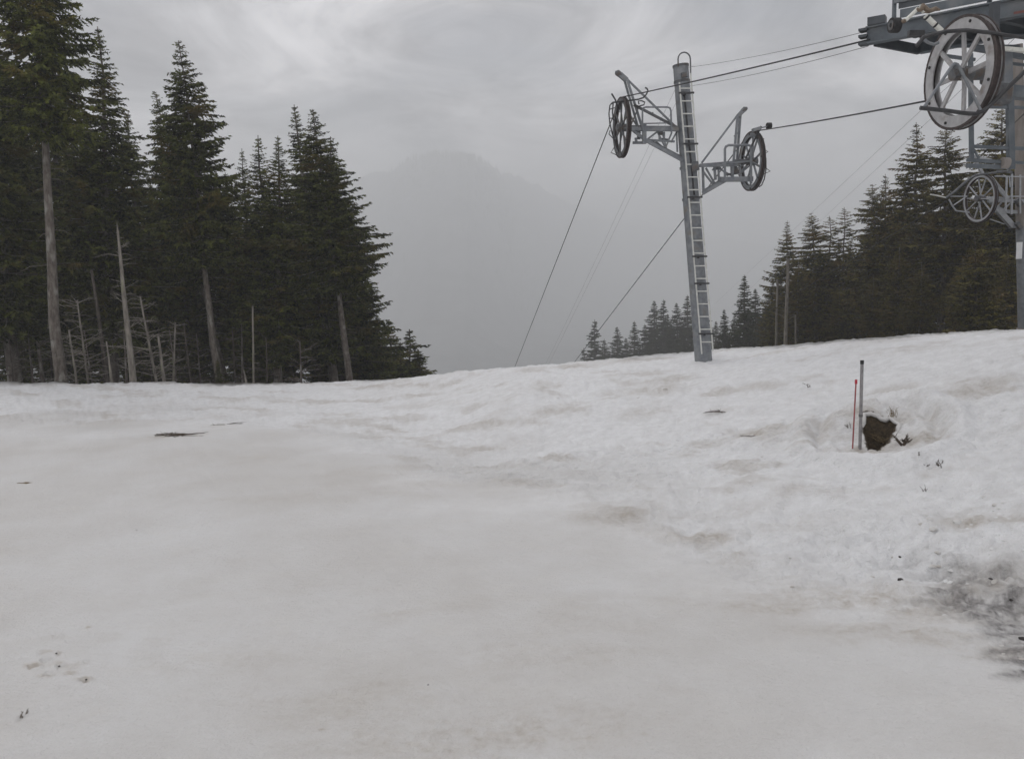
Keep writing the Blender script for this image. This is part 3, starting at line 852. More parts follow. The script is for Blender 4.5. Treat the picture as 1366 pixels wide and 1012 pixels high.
dead_tree('dead_tree', 325, 492, 330, 513, 29, .07, .01, 'low pointed stump left of the thin pale pole', 0, .3, 11, group=GD)
dead_tree('dead_tree', 50, 455, 58, 512, 33, .09, .06, 'dim twiggy stem left of the biggest leaning trunk', 20, 1.0, 14, mat='bark', group=GD)
dead_tree('dead_tree', 1051, 345, 1047, 468, 58, .16, .10, 'tall pale dead pole at the left end of the right forest', 34, .9, 15, group=GD)
dead_tree('dead_tree', 1037, 372, 1035, 470, 60, .10, .07, 'thinner pale pole left of the tall dead pole', 12, .5, 16, group=GD)
dead_tree('dead_tree', 1061, 420, 1062, 468, 58, .09, .06, 'short twiggy dead stem right of the tall dead pole', 16, .8, 17, group=GD)

# ------------------------------------------------------------------ the distant wooded ridge
def far_forest():
    g = np.random.default_rng(77)
    V, T = [], []
    n = 900
    xs = HILL.x + g.normal(10, 110, n); ys = HILL.y + g.normal(-30, 130, n)
    zs = base_height(xs, ys)
    for x, y, z in zip(xs, ys, zs):
        h = g.uniform(11, 22); w = h * .17; b = len(V); a0 = g.uniform(0, 6)
        V += [(x + w * math.cos(a0 + k * 1.2566), y + w * math.sin(a0 + k * 1.2566), z - 1 + h * .12) for k in range(5)] + [(x, y, z + h)]
        T += [(b + k, b + (k + 1) % 5, b + 5) for k in range(5)]
    me = arr_mesh('distant_forest', np.array(V), np.array(T), M['needle_far'])
    o = bpy.data.objects.new('distant_forest', me); COL.objects.link(o)
    tag(o, 'dark forest on the distant ridge fading into the fog', 'forest', kind='stuff')
far_forest()

# ------------------------------------------------------------------ lift machinery
PLANE_AZ = R(-7)                              # every sheave stands in the vertical plane of the rope line
SH_N = Vector((math.cos(PLANE_AZ), -math.sin(PLANE_AZ), 0))   # sheave axis
SH_T = Vector((math.sin(PLANE_AZ), math.cos(PLANE_AZ), 0))    # along the rope

def sheave(c, Rr, parent, spokes=8, mat='sheave', width=.10, ring=.24, phase=0., bolts=True, rimmat='rust', thin=1.0):
    """a big rope wheel: two flanges, a lined groove, spokes of flat bar, hub and bolts"""
    c = Vector(c)
    o = empty('sheave', c, parent)
    MB().ring(c - SH_N * width * .42, SH_N, Rr * (1 - ring), Rr * .985, .018, 48).build('flange', M[mat], o, smooth=True)
    MB().ring(c + SH_N * width * .42, SH_N, Rr * (1 - ring), Rr * .985, .018, 48).build('flange', M[mat], o, smooth=True)
    rim = MB().ring(c, SH_N, Rr * .86, Rr * .95, width * .8, 48)
    rim.ring(c - SH_N * width * .44, SH_N, Rr * .955, Rr * 1.005, .02, 48).ring(c + SH_N * width * .44, SH_N, Rr * .955, Rr * 1.005, .02, 48)
    rim.build('rope_liner', M[rimmat], o, smooth=True)
    for k in range(spokes):
        a = phase + 2 * math.pi * k / spokes
        e = SH_T * math.cos(a) + Vector((0, 0, 1)) * math.sin(a)
        s = -1 if k % 2 else 1
        MB().bar(c + e * Rr * .10 + SH_N * s * width * .35, c + e * Rr * (1 - ring * .8) + SH_N * s * width * .22, .055 * thin, .03, up=SH_N).build('spoke', M[mat], o)
    MB().tube([c - SH_N * .13, c + SH_N * .13], Rr * .13, 16).build('hub', M['galv_dark'], o, smooth=True)
    if bolts:
        bm = MB()
        for k in range(8):
            a = phase + 2 * math.pi * (k + .5) / 8
            e = SH_T * math.cos(a) + Vector((0, 0, 1)) * math.sin(a)
            p = c + e * Rr * (1 - ring * .45)
            bm.tube([p - SH_N * (width * .42 + .022), p + SH_N * (width * .42 + .022)], .02, 6)
        tag(bm.build('bolts', M['rubber'], o), kind='stuff')
    return o

def rope_guard(c, Rr, parent, a0, a1, rad, side, mat='dark_steel', teeth=3, r=.013, name='rope_guard'):
    """a bent rod round the wheel with triangular stays"""
    mb = MB()
    n = 14
    z = Vector((0, 0, 1))
    def q(a, rr, s=0.): return Vector(c) + (SH_T * math.cos(a) + z * math.sin(a)) * rr + SH_N * s
    mb.tube([q(a0 + (a1 - a0) * i / n, rad, side) for i in range(n + 1)], r, 6)
    for k in range(teeth):
        a = a0 + (a1 - a0) * (k + .5) / teeth; da = .14
        mb.tube([q(a - da, Rr * .9, side * .8), q(a, rad * 1.13, side * 1.6), q(a + da, Rr * .9, side * .8)], r, 6)
    return mb.build(name, M[mat], parent, smooth=True)

def bars(parent, spec, Y, mat, name='strut'):
    """each entry: (px,py, px,py, thickness in px[, depth offset a, depth offset b]) -> a bar of its own"""
    for e in spec:
        a, b, c, d, w = e[:5]
        ya, yb = (e[5], e[6]) if len(e) > 5 else (0, 0)
        A, B = P(a, b, Y + ya), P(c, d, Y + yb)
        MB().bar(A, B, w * Y / F).build(name, M[mat], parent)

# --- the pylon
PY = 20.0
foot = P(938.5, 481, PY)
pyl = empty('lift_pylon', (foot.x, foot.y, foot.z - .4))
tag(pyl, 'grey steel ski lift pylon with ladder and two rope wheels, standing on the snow crest', 'lift pylon')
top = P(908, 88, PY)
def mast_at(f): return foot.lerp(top, f)
mm = MB()
m0 = foot - (top - foot).normalized() * .5
mm.tube([m0, mast_at(.0), mast_at(.565)], [.215, .212, .197], 24)
mm.build('mast', M['galv'], pyl, smooth=True)
MB().tube([mast_at(.565), mast_at(1.0)], [.193, .178], 24).build('mast', M['galv'], pyl, smooth=True)
for f in (.56, .665):
    MB().tube([mast_at(f - .004), mast_at(f + .004)], .212, 24).build('mast_flange', M['galv'], pyl, smooth=True)
MB().tube([mast_at(.945), mast_at(.952)], .19, 24).build('mast_band', M['galv_dark'], pyl, smooth=True)
MB().tube([mast_at(.996), mast_at(1.003)], .19, 24).build('mast_cap', M['galv_dark'], pyl, smooth=True)
LY = PY - .27
def lad(py, side):
    f = (py - 100) / (466 - 100)
    return P((905.5 if side < 0 else 921.5) + (935.7 - 905.5 if side < 0 else 951 - 921.5) * f, py, LY)
ladder = empty('ladder', lad(466, -1), pyl)
MB().tube([lad(472, -1), lad(110, -1)], .019, 6).build('rail', M['galv_light'], ladder, smooth=True)
MB().tube([lad(468, 1), lad(98, 1)], .019, 6).build('rail', M['galv_light'], ladder, smooth=True)
y = 118.0
while y < 462:
    MB().bar(lad(y, -1), lad(y, 1), .03, .026).build('rung', M['galv_light'], ladder)
    y += 16.9
loop = [lad(98, 1)] + [P(912.7 + 8.2 * math.cos(a), 79 - 9 * math.sin(a), LY + .05) for a in [math.pi * k / 8 for k in range(9)]] + [P(904.8, 92, LY + .15)]
MB().tube(loop, .017, 6).build('hand_loop', M['galv_dark'], pyl, smooth=True)
for yy in (124, 192, 263, 342, 378, 445):
    b = MB().bar(lad(yy, -1) + Vector((-.04, 0, 0)), lad(yy, 1) + Vector((.04, 0, 0)), .05, .04)
    mid = (lad(yy, -1) + lad(yy, 1)) / 2
    b.bar(mid + Vector((-.03, 0, -.02)), mid + Vector((-.03, .22, -.02)), .05, .05)
    b.build('ladder_bracket', M['dark_steel'], pyl)
MB().tube([P(913, 128, LY + .07), P(926, 260, LY + .07)], .022, 6).build('conduit', M['dark_steel'], pyl)
MB().bar(P(912, 97, PY - .2), P(913, 103, PY - .2), .13, .10).build('top_bracket', M['galv_dark'], pyl)
MB().bar(P(926, 216, PY - .24), P(928, 228, PY - .24), .16, .12).build('junction_box', M['galv_dark'], pyl)

# left arm
WL = P(829.5, 170.5, PY)
arm = empty('crossarm', mast_at(.78), pyl)
bars(arm, [(905, 172.5, 841, 172, 5.0, -.12, -.12), (905, 170, 845, 169.5, 3.0, .25, .25)], PY, 'galv', 'beam')
bars(arm, [(911, 214, 861, 187, 4.2, -.1, -.1), (911, 211, 863, 186, 3.0, .22, .22), (861, 187, 841, 171, 3.6, -.1, -.1)], PY, 'galv', 'brace')
bars(arm, [(859.5, 166, 859.5, 192, 5.0, -.14, -.14), (852, 168, 852, 186, 4.0, .2, .2)], PY, 'galv', 'upright')
bars(arm, [(844, 190.6, 861, 190.4, 3.2), (859.5, 186.5, 900, 189, 2.4), (848, 184, 849, 191, 3.0)], PY, 'galv', 'strut')
bars(arm, [(863.5, 186, 878, 175, 2.2), (877, 176, 887, 196, 1.8), (883, 175, 889, 198, 1.8), (896, 177, 888, 197, 1.9), (904, 174, 895, 190, 2.0), (902.5, 174, 903.5, 203, 2.0), (879, 176, 880, 188, 2.2), (886, 176, 886, 189, 2.0), (873, 187, 894, 205, 1.6, .2, .2)], PY, 'galv', 'diagonal')
bars(arm, [(878, 178, 884, 178, 4.0), (882, 186, 892, 187, 3.0, .1, .1)], PY, 'galv_dark', 'clamp')
hr = MB().tube([P(a, b, PY - .25) for a, b in ((857, 174), (857, 147), (858.5, 144), (862, 143), (890, 143), (893.5, 144.2), (895, 148), (895.7, 177))], .022, 6)
hr.tube([P(857, 165, PY - .25), P(889, 164.3, PY - .25)], .016, 6)
hr.build('handrail', M['galv'], arm, smooth=True)
jib = empty('jib', P(858, 180, PY), pyl)
bars(jib, [(859, 178, 836.5, 106, 2.8, -.1, -.06), (853.5, 178, 833.2, 108, 2.6, .12, .06)], PY, 'galv', 'post')
bars(jib, [(836, 107.5, 827, 99.5, 6.0)], PY, 'galv', 'head')
MB().tube([P(829, 101, PY), P(824, 97.5, PY), P(820.5, 97.2, PY)], [.06, .075, .04], 8).build('head_fitting', M['galv_dark'], jib, smooth=True)
bars(jib, [(836.7, 106, 903, 171, 2.3)], PY, 'galv', 'stay')
bars(jib, [(845.5, 140, 903, 170, 2.9, -.2, -.1)], PY, 'galv_dark', 'stay')
bars(jib, [(850, 168, 834, 145, 2.0, -.15, -.15), (842, 166, 852, 143, 1.7, -.2, -.2), (841, 160, 838, 138, 1.6, -.1, -.1), (871, 150, 869.5, 153, 1.6)], PY, 'galv_dark', 'stay')
sh = sheave(WL, .695, pyl, 12, 'galv_dark', width=.085, ring=.17, phase=.2, thin=.6)  # backlit shade put into the colour: darker steel than the matching right wheel
MB().tube([WL - SH_N * .1, WL + SH_N * .55], .055, 10).build('axle', M['galv_dark'], pyl, smooth=True)
hk = [(815, 139), (818, 136.8), (837, 134.6), (852, 132.6), (858, 130.5), (862, 126.5), (864.4, 121.5), (863, 118.3), (860.5, 117)]
MB().tube([P(a, b, PY - .3) for a, b in hk], .019, 6).build('rope_hook', M['dark_steel'], pyl, smooth=True)
MB().tube([P(a, b, PY - .25) for a, b in ((852.5, 139.5), (851.5, 135), (856, 134.6), (860, 136.5), (859, 140), (852, 142), (846, 140))], .016, 6).build('rope_hook', M['dark_steel'], pyl, smooth=True)
MB().tube([P(a, b, PY - .1) for a, b in ((815.8, 125), (821, 133.5), (826, 150))], .02, 6).build('stub_rod', M['dark_steel'], pyl, smooth=True)
MB().tube([P(a, b, PY) for a, b in ((817, 137), (813.5, 141), (812.3, 152), (813.5, 165), (818, 183), (822, 196), (826, 203))], .016, 6).build('rope_guard', M['dark_steel'], pyl, smooth=True)
for tri in (((814, 174), (812.3, 179), (818.5, 185.5)), ((820, 196), (815, 203.5), (825.6, 208.5), (824, 203)), ((813, 158), (818, 158)), ((813.5, 146), (820, 144))):
    MB().tube([P(a, b, PY) for a, b in tri], .012, 5).build('guard_stay', M['dark_steel'], pyl)
MB().tube([P(818, 136, PY - .45), P(817, 150, PY - .45), P(818, 160, PY - .45), P(823, 161, PY - .4)], .016, 5).build('guard_stay', M['dark_steel'], pyl)

# right arm
WR = P(1002.8, 215.3, PY)
arm = empty('crossarm', mast_at(.65), pyl)
bars(arm, [(933, 221, 985, 220, 3.8, -.1, -.1), (934, 219.5, 1000, 214, 1.8, .25, .1), (968, 218, 1001, 215, 2.4, -.15, -.15)], PY, 'galv', 'beam')
bars(arm, [(962, 239.5, 1004, 238.8, 6.0, -.2, -.2), (958, 238.5, 970, 239.5, 5.0, -.15, -.15)], PY, 'galv', 'beam')
bars(arm, [(937.5, 258, 968, 240.5, 4.6, -.12, -.15), (939, 254, 965, 238, 2.4, .2, .2)], PY, 'galv', 'brace')
bars(arm, [(937.4, 220, 938.5, 258, 2.8), (953, 222, 954.5, 240, 3.0), (958.4, 222, 958.8, 238, 2.4), (976, 219, 977, 236, 3.4)], PY, 'galv', 'upright')
bars(arm, [(938, 229, 951, 246, 2.2), (941.5, 224, 953.5, 245, 2.2), (956, 223, 975, 234, 1.8), (958, 221, 971, 235, 1.6), (975, 230, 996, 217, 1.8), (985, 234, 1000, 221, 1.8), (950, 227, 957, 223, 1.8)], PY, 'galv', 'diagonal')
bars(arm, [(979, 222, 982.5, 232, 6.0), (951, 226, 958, 225, 2.6), (970, 233, 985, 231, 2.4)], PY, 'galv_dark', 'clamp')
hr = MB().tube([P(a, b, PY - .35) for a, b in ((967, 240), (967, 199), (968.3, 195.5), (972, 193.8), (998, 193.6), (1001, 194.6), (1001.8, 198), (1002, 245))], .029, 8)
hr.build('handrail', M['galv'], arm, smooth=True)
jib = empty('jib', P(980, 230, PY), pyl)
bars(jib, [(976.7, 235, 984.0, 154, 2.7, -.1, -.05), (982.6, 222, 987.5, 154, 2.9, .12, .05)], PY, 'galv', 'post')
bars(jib, [(980, 200, 986, 190, 1.4), (979, 182, 986, 176, 1.4), (981.5, 168, 987, 166, 1.4)], PY, 'galv', 'lacing')
bars(jib, [(984.5, 155, 992.5, 146.5, 5.2)], PY, 'galv', 'head')
MB().tube([P(990, 149, PY), P(993.5, 145.5, PY), P(996.8, 144.4, PY)], [.055, .06, .03], 8).build('head_fitting', M['galv_dark'], jib, smooth=True)
bars(jib, [(936, 217.5, 984, 153.5, 2.3)], PY, 'galv', 'stay')
sheave(WR, .69, pyl, 10, 'galv', width=.085, ring=.18, phase=.35, thin=.75)
MB().tube([WR - SH_N * .45, WR + SH_N * .1], .055, 10).build('axle', M['galv_dark'], pyl, smooth=True)
MB().tube([P(994.5, 212, PY - .3), P(1002, 196, PY - .35), P(1015.4, 168.5, PY - .45)], .024, 6).build('roller_arm', M['dark_steel'], pyl, smooth=True)
MB().bar(P(1003.5, 174, PY - .45), P(1014.5, 171, PY - .45), .10, .07).build('roller_bracket', M['galv'], pyl)
MB().tube([P(1014, 171, PY - .45), P(1022.5, 169, PY - .45)], .018, 6).build('roller_axle', M['galv'], pyl)
rc_ = P(1025.8, 168, PY - .45)
MB().tube([rc_ - SH_N * .05, rc_ + SH_N * .05], .072, 14).build('guide_roller', M['rubber'], pyl, smooth=True)
MB().tube([P(a, b, PY) for a, b in ((1009, 182.5), (1014, 190), (1019, 201), (1021.8, 212), (1021.8, 226), (1019.5, 239), (1016, 247), (1012.5, 249.5))], .015, 6).build('rope_guard', M['dark_steel'], pyl, smooth=True)
for tri in (((1010.5, 183), (1019, 185.4), (1016, 192), (1013, 190)), ((1017, 199), (1024.5, 202.5), (1017, 206.5)), ((1018, 222), (1027.5, 228.5), (1017, 233))):
    MB().tube([P(a, b, PY) for a, b in tri], .012, 5).build('guard_stay', M['dark_steel'], pyl)

# --- the drive station at top right
SY = 10.8
st_base = Vector((9.4, 8.0, float(height(np.array([9.4]), np.array([8.0]))[0])))
stn = empty('lift_station', st_base)
tag(stn, 'grey steel lift drive station with big spoked rope wheel, overhead in the top right corner', 'lift station')
C0 = P(1156, 58, 12.6)
dE = Vector((math.sin(R(127)), math.cos(R(127)), 0))           # towards the viewer's right
dB = Vector((math.sin(R(58)), math.cos(R(58)), 0))             # away to the right
def S(a, b, c=0.): return C0 + dE * a + dB * b + Vector((0, 0, c))
Lg = 6.2
MB().ibeam(S(0, 0, .10), S(Lg, 0, .10), .16, .24, .02).build('girder', M['girder'], stn)
MB().ibeam(S(.05, 1.25, .10), S(Lg, 1.25, .10), .16, .24, .02).build('girder', M['girder'], stn)
MB().bar(S(.06, .1, .03), S(.06, 1.2, .03), .05, .14).build('end_beam', M['girder_dark'], stn)
for k in range(7):
    MB().bar(S(.8 + k * .8, .02, .07), S(.8 + k * .8, 1.23, .07), .08, .10).build('cross_beam', M['girder_dark'], stn)
for k in range(20):
    MB().bar(S(.12 + k * .3, .05, .23), S(.12 + k * .3, 1.22, .23), .285, .02).build('deck_plate', M['girder_dark'], stn)
MB().bar(S(.5, -.09, .30), S(Lg, -.09, .30), .03, .11).build('toe_board', M['girder'], stn)
MB().bar(S(1.1, -.09, .375), S(Lg, -.09, .375), .04, .02).build('toe_trim', M['white_panel'], stn)
MB().bar(S(1.9, -.085, .02), S(Lg, -.085, .02), .012, .03).build('toe_trim', M['girder_red'], stn)
MB().bar(S(.03, -.02, .28), S(.26, .0, .28), .18, .11).build('end_block', M['girder_dark'], stn)
for zz in (.19, .10, -.005):
    MB().bar(S(-.10, .0, zz), S(.02, 0, zz), .16, .035).build('end_lug', M['girder_dark'], stn)
for k in range(5):
    MB().bar(S(.38 + k * 1.2, -.02, .2), S(.38 + k * 1.2, -.02, 1.3), .045, .045).build('rail_post', M['girder'], stn)
MB().bar(S(.40, -.06, .50), S(Lg, -.06, .50), .04, .07).build('rail_panel_frame', M['galv'], stn)
MB().bar(S(.45, -.04, .44), S(Lg, -.04, .44), .02, .11).build('rail_panel', M['girder_dark'], stn)
MB().bar(S(.38, -.02, .92), S(Lg, -.02, .92), .05, .05).build('hand_rail', M['girder'], stn)
MB().bar(S(1.25, .03, .80), S(Lg, .03, .80), .02, .42).build('rail_panel', M['girder_dark'], stn)
# supporting legs of the station, out of frame to the right
for a, b in ((5.6, 0.0), (5.6, 1.25)):
    q = S(a, b, -.02)
    gz = float(height(np.array([q.x]), np.array([q.y]))[0])
    MB().bar((q.x, q.y, gz - .5), q, .26, .26).build('support_column', M['galv'], stn)
# the big wheel
WS = P(1283, 98, SY)
sheave(WS, .69, stn, 8, 'sheave', width=.11, ring=.25, phase=math.pi / 2 - .05)
MB().tube([WS, WS + SH_N * .40], .085, 14).build('drive_shaft', M['galv_dark'], stn, smooth=True)
gb = WS + SH_N * .42
MB().bar(gb + Vector((0, 0, -.12)), gb + Vector((0, 0, .10)), .20, .24).build('gearbox', M['galv_dark'], stn, bevel=.02)
MB().bar(P(1328, 126, SY + .45), P(1346, 127, SY + .45), .24, .26).build('motor', M['galv_dark'], stn, bevel=.03)
MB().bar(gb + Vector((0, 0, .18)), Vector((gb.x, gb.y, C0.z)), .09, .09).build('gearbox_hanger', M['girder_dark'], stn)
# tubes before the wheel
MB().tube([P(a, b, SY - .55) for a, b in ((1227.5, 144), (1260, 147.5), (1290, 151.5), (1302, 152), (1311, 148.5), (1320, 141.5), (1345, 117), (1372, 91), (1400, 64), (1450, 16))], .026, 8).build('wheel_guard', M['dark_steel'], stn, smooth=True)
MB().tube([P(a, b, SY - .55) for a, b in ((1233, 142.5), (1253, 113), (1270, 88), (1273.5, 84.8), (1277, 86), (1281, 92), (1297, 125), (1308, 147))], .019, 8).build('guard_bracket', M['galv'], stn, smooth=True)
MB().tube([P(a, b, SY - .62) for a, b in ((1222.5, 62), (1232, 50), (1245, 46), (1262, 42.3), (1288, 40.5), (1318, 43.5), (1345, 47.5), (1372, 51), (1450, 62))], .024, 8).build('wheel_guard', M['dark_steel'], stn, smooth=True)
MB().tube([P(1275, 90, SY - .55), P(1276, 98, SY - .2), WS], .03, 8).build('axle_end', M['galv_dark'], stn, smooth=True)
# guide roller on white tubes
rr = P(1193.5, 34, SY + .1)
MB().tube([rr - SH_N * .05, rr + SH_N * .05], .092, 18).build('guide_roller', M['rubber'], stn, smooth=True)
MB().ring(rr - SH_N * .052, SH_N, .03, .06, .01, 18).build('roller_flange', M['galv_dark'], stn, smooth=True)
MB().tube([rr, P(1208, 27.5, SY)], .026, 8).build('roller_axle', M['brass'], stn, smooth=True)
MB().tube([P(1208, 27.5, SY), P(1225, 11.5, SY)], .024, 10).build('roller_arm', M['white_tube'], stn, smooth=True)
MB().tube([P(1223, 13, SY), P(1228, 14, SY - .03), P(1231, 9, SY - .03), P(1234, 13, SY), P(1240, 15, SY), P(1248, 12, SY), P(1254, 13.5, SY)], [.03, .025, .04, .045, .03, .03, .012], 8).build('pivot', M['brass'], stn, smooth=True)
MB().bar(P(1229, 6.5, SY), P(1233, 17, SY), .05, .04).build('pivot', M['white_tube'], stn)
MB().tube([P(1234.5, 21.5, SY), P(1256, 41.5, SY)], .033, 12).build('damper_tube', M['white_tube'], stn, smooth=True)
for a, b in ((1236.5, 23.4), (1247.8, 33.8)):
    q = P(a, b, SY); d = (P(1256, 41.5, SY) - P(1234.5, 21.5, SY)).normalized()
    MB().tube([q - d * .012, q + d * .012], .037, 12).build('tube_band', M['rubber'], stn, smooth=True)
MB().tube([P(a, b, SY) for a, b in ((1233.5, 53.5), (1238, 57), (1246, 59.5), (1252, 57))], .02, 8).build('bracket_bar', M['galv'], stn, smooth=True)
MB().tube([P(1317, 43, SY + .3), P(1318, 66, SY + .3)], .035, 8).build('white_stub', M['white_tube'], stn, smooth=True)
MB().tube([P(1319, 35.5, SY + .3), P(1318, 43, SY + .3)], .025, 8).build('stub_cap', M['rubber'], stn, smooth=True)
MB().bar(P(1212, 45, SY + .25), P(1232, 45, SY + .25), .07, .07).build('end_block', M['dark_steel'], stn)
# beams and hung service frame behind the wheel
bars(stn, [(1255, 74, 1300, 80, 4.0, .6, .7), (1300, 65, 1375, 78, 6.0, .5, .6), (1322, 82, 1375, 88, 3.6, .9, .9), (1255, 62, 1360, 62, 3.5, .9, .9)], SY + .5, 'girder', 'service_beam')
bars(stn, [(1326, 64, 1372, 68, 5, .2, .2)], SY + .5, 'white_tube', 'service_beam')
bars(stn, [(1341.5, 66, 1342.5, 112, 11.0, .0, .0)], SY + .9, 'galv', 'hanger')
bars(stn, [(1346.5, 108, 1348.5, 226, 7.4), (1294.6, 72, 1296, 212, 4.6, .0, .0)], SY + .9, 'girder', 'hanger')
bars(stn, [(1297, 195.5, 1378, 199, 4.2), (1300, 142.5, 1378, 144, 3.6), (1298, 198, 1306, 212, 2.0), (1342, 122, 1378, 126, 15, .1, .1)], SY + .9, 'girder', 'cross_bar')
bars(stn, [(1290, 213.5, 1342, 217, 4.0, -.25, -.25), (1290, 221, 1340, 223, 5.0, -.25, -.25), (1290, 213, 1378, 218, 3.5, .4, .4)], SY + .9, 'girder', 'service_step')
MB().tube([P(1336, 217, SY + .62), P(1345, 218, SY + .62)], .075, 14).build('step_roller', M['mast_brown'], stn, smooth=True)

# --- the second lift's tower at the right edge
TY = 24.0
tb = P(1366.5, 446, TY)
tw = empty('lift_tower', (tb.x, tb.y, tb.z - .5))
tag(tw, 'second lift tower at the right edge with one spoked rope wheel before the spruces', 'lift tower')
def tm(py): return P(1357.5 + (1366.5 - 1357.5) * (py - 70) / (446 - 70), py, TY)
MB().tube([tm(455), tm(305)], [.165, .155], 20).build('mast', M['galv'], tw, smooth=True)
MB().tube([tm(305), tm(60)], [.15, .135], 20).build('mast', M['mast_brown'], tw, smooth=True)
MB().tube([tm(460), tm(437)], [.27, .20], 20).build('mast_foot', M['mast_brown'], tw, smooth=True)
lad2 = empty('ladder', tm(300), tw)
def l2(py, s): return tm(py) + Vector((.09 + .13 * (1 + s), -.22, 0))
MB().tube([l2(300, -1), l2(70, -1)], .02, 6).build('rail', M['galv_light'], lad2)
MB().tube([l2(300, 1), l2(70, 1)], .02, 6).build('rail', M['galv_light'], lad2)
yy = 80
while yy < 298:
    MB().bar(l2(yy, -1), l2(yy, 1), .03, .03).build('rung', M['galv_light'], lad2); yy += 13.6
W2 = P(1307.5, 265, TY)
sheave(W2, .69, tw, 10, 'galv_pale', width=.09, ring=.13, phase=.1, bolts=False, thin=.55)
MB().tube([W2, W2 + SH_N * .5], .05, 10).build('axle', M['galv_pale'], tw, smooth=True)
a2 = empty('crossarm', tm(270), tw)
bars(a2, [(1318, 267.5, 1372, 268.5, 4.2, -.1, -.1), (1326, 281, 1372, 284, 4.4), (1320, 270, 1340, 281, 2.4), (1330, 263, 1372, 272, 2.4, .3, .3)], TY, 'galv_pale', 'beam')
bars(a2, [(1328, 277, 1351, 302, 6.5), (1348, 301, 1372, 301, 6.0)], TY, 'galv_pale', 'brace')
bars(a2, [(1319.5, 237, 1343.5, 266, 2.6, -.1, -.1), (1323, 236, 1346, 265, 2.2, .1, .1), (1321, 292.5, 1340, 299, 1.2), (1322, 283, 1336, 271, 1.8), (1336, 282, 1352, 268, 1.8)], TY, 'galv_pale', 'diagonal')
bars(a2, [(1343, 235, 1341.5, 281, 1.9), (1350, 232, 1349.5, 286, 2.0), (1346.5, 236, 1347.5, 250, 1.3), (1327, 235, 1372, 236, 1.5), (1341, 262, 1372, 262, 1.5), (1361, 233, 1361, 285, 1.6)], TY - .4, 'galv_pale', 'handrail')
bars(a2, [(1356, 266, 1362, 274, 6.0), (1356, 297, 1362, 305, 5.0), (1330, 228, 1350, 230, 3.0)], TY - .2, 'galv_dark', 'clamp')
MB().tube([P(a, b, TY - .3) for a, b in ((1241, 259.5), (1250, 261), (1262, 263.8))], .022, 6).build('prong', M['galv_light'], tw, smooth=True)
MB().tube([P(a, b, TY - .3) for a, b in ((1262, 264), (1273, 256), (1290, 241), (1299, 235), (1308, 232.6), (1317, 232), (1330, 230), (1342, 229))], .036, 6).build('rope_guide', M['galv_dark'], tw, smooth=True)
MB().tube([P(a, b, TY - .2) for a, b in ((1266, 266), (1270, 274), (1275, 281), (1284, 282.3), (1293, 283.5))], .022, 6).build('rope_guard', M['galv_pale'], tw, smooth=True)
MB().tube([P(a, b, TY - .2) for a, b in ((1272, 274), (1288, 263))], .018, 6).build('guard_stay', M['galv_pale'], tw, smooth=True)
MB().tube([P(a, b, TY - .2) for a, b in ((1268, 262), (1280, 262), (1290, 262))], .018, 6).build('guard_stay', M['galv_pale'], tw, smooth=True)
bars(tw, [(1296, 208, 1322, 214, 3.4), (1301, 214, 1311, 232, 3.2)], TY - .1, 'galv_pale', 'jib_head')
sg = tm(334) + Vector((-.19, -.16, 0))
MB().bar(sg + Vector((0, 0, -.24)), sg + Vector((0, 0, .24)), .17, .012, up=(0, 1, 0)).build('sign_plate', M['white_panel'], tw)

# ------------------------------------------------------------------ ropes
def rope(name, pts, r, label, group, mat='rope', sag=0.0, n=14):
    pts = [Vector(p) for p in pts]
    path = []
    for a, b in zip(pts[:-1], pts[1:]):
        for i in range(n):
            f = i / n
            path.append(a.lerp(b, f) - Vector((0, 0, 4 * sag * f * (1 - f))))
    path.append(pts[-1])
    o = MB().tube(path, r, 6, cap=False).build(name, M[mat], None, smooth=True)
    tag(o, label, 'rope' if mat == 'rope' else 'cable', group)
    return o
DOWN = (CAM_M @ Vector(((608 - CX) / F, (CY - 690) / F, -1.0))).normalized()
GRP = 'haul ropes and cables of the lifts'
zt = Vector((0, 0, 1))
a_in = WL + zt * .69 - SH_T * .05
a_mid = [WL + (SH_T * math.sin(t) + zt * math.cos(t)) * .69 for t in (.05, .15, .25)]
rope('haul_rope', [P(1160, 53, 12.5), a_in], .0135, 'dark haul rope from the station beam to the left pylon wheel', GRP, sag=.02)
rope('haul_rope', [a_in] + a_mid + [a_mid[-1] + DOWN * 150], .0135, 'dark haul rope running down from the left pylon wheel into the fog', GRP, n=8)
b_in = WR + zt * .685 - SH_T * .05
b_mid = [WR + (SH_T * math.sin(t) + zt * math.cos(t)) * .685 for t in (.05, .15, .25)]
rope('haul_rope', [WS - zt * .2 + SH_T * .66, b_in], .0135, 'dark haul rope from the big station wheel to the right pylon wheel', GRP, sag=.02)
rope('haul_rope', [b_in] + b_mid + [b_mid[-1] + DOWN * 150], .0135, 'dark haul rope running down behind the pylon into the fog', GRP, n=8)
rope('thin_cable', [P(918, 90, PY), P(1160, 41, 12.6)], .005, 'thin cable from the pylon top, upper of the two', GRP, 'cable', .05)
rope('thin_cable', [P(920, 115, PY), P(1158, 62, 12.6)], .005, 'thin cable below the dark rope from pylon to station', GRP, 'cable', .05)
rope('thin_cable', [P(904, 112, PY), P(904, 112, PY) + DOWN * 150], .003, 'faint cable running down from the pylon top, left one', GRP, 'cable', 2.0)
rope('thin_cable', [P(906, 128, PY), P(906, 128, PY) + DOWN * 150], .003, 'faint cable running down from the pylon top, right one', GRP, 'cable', 2.0)
rope('thin_cable', [P(1262, 268, TY) - zt * .02, P(1045, 402, 60), P(950, 462, 110)], .011, 'dark rope from the second lift wheel down across the right spruces', GRP, 'rope', .0)
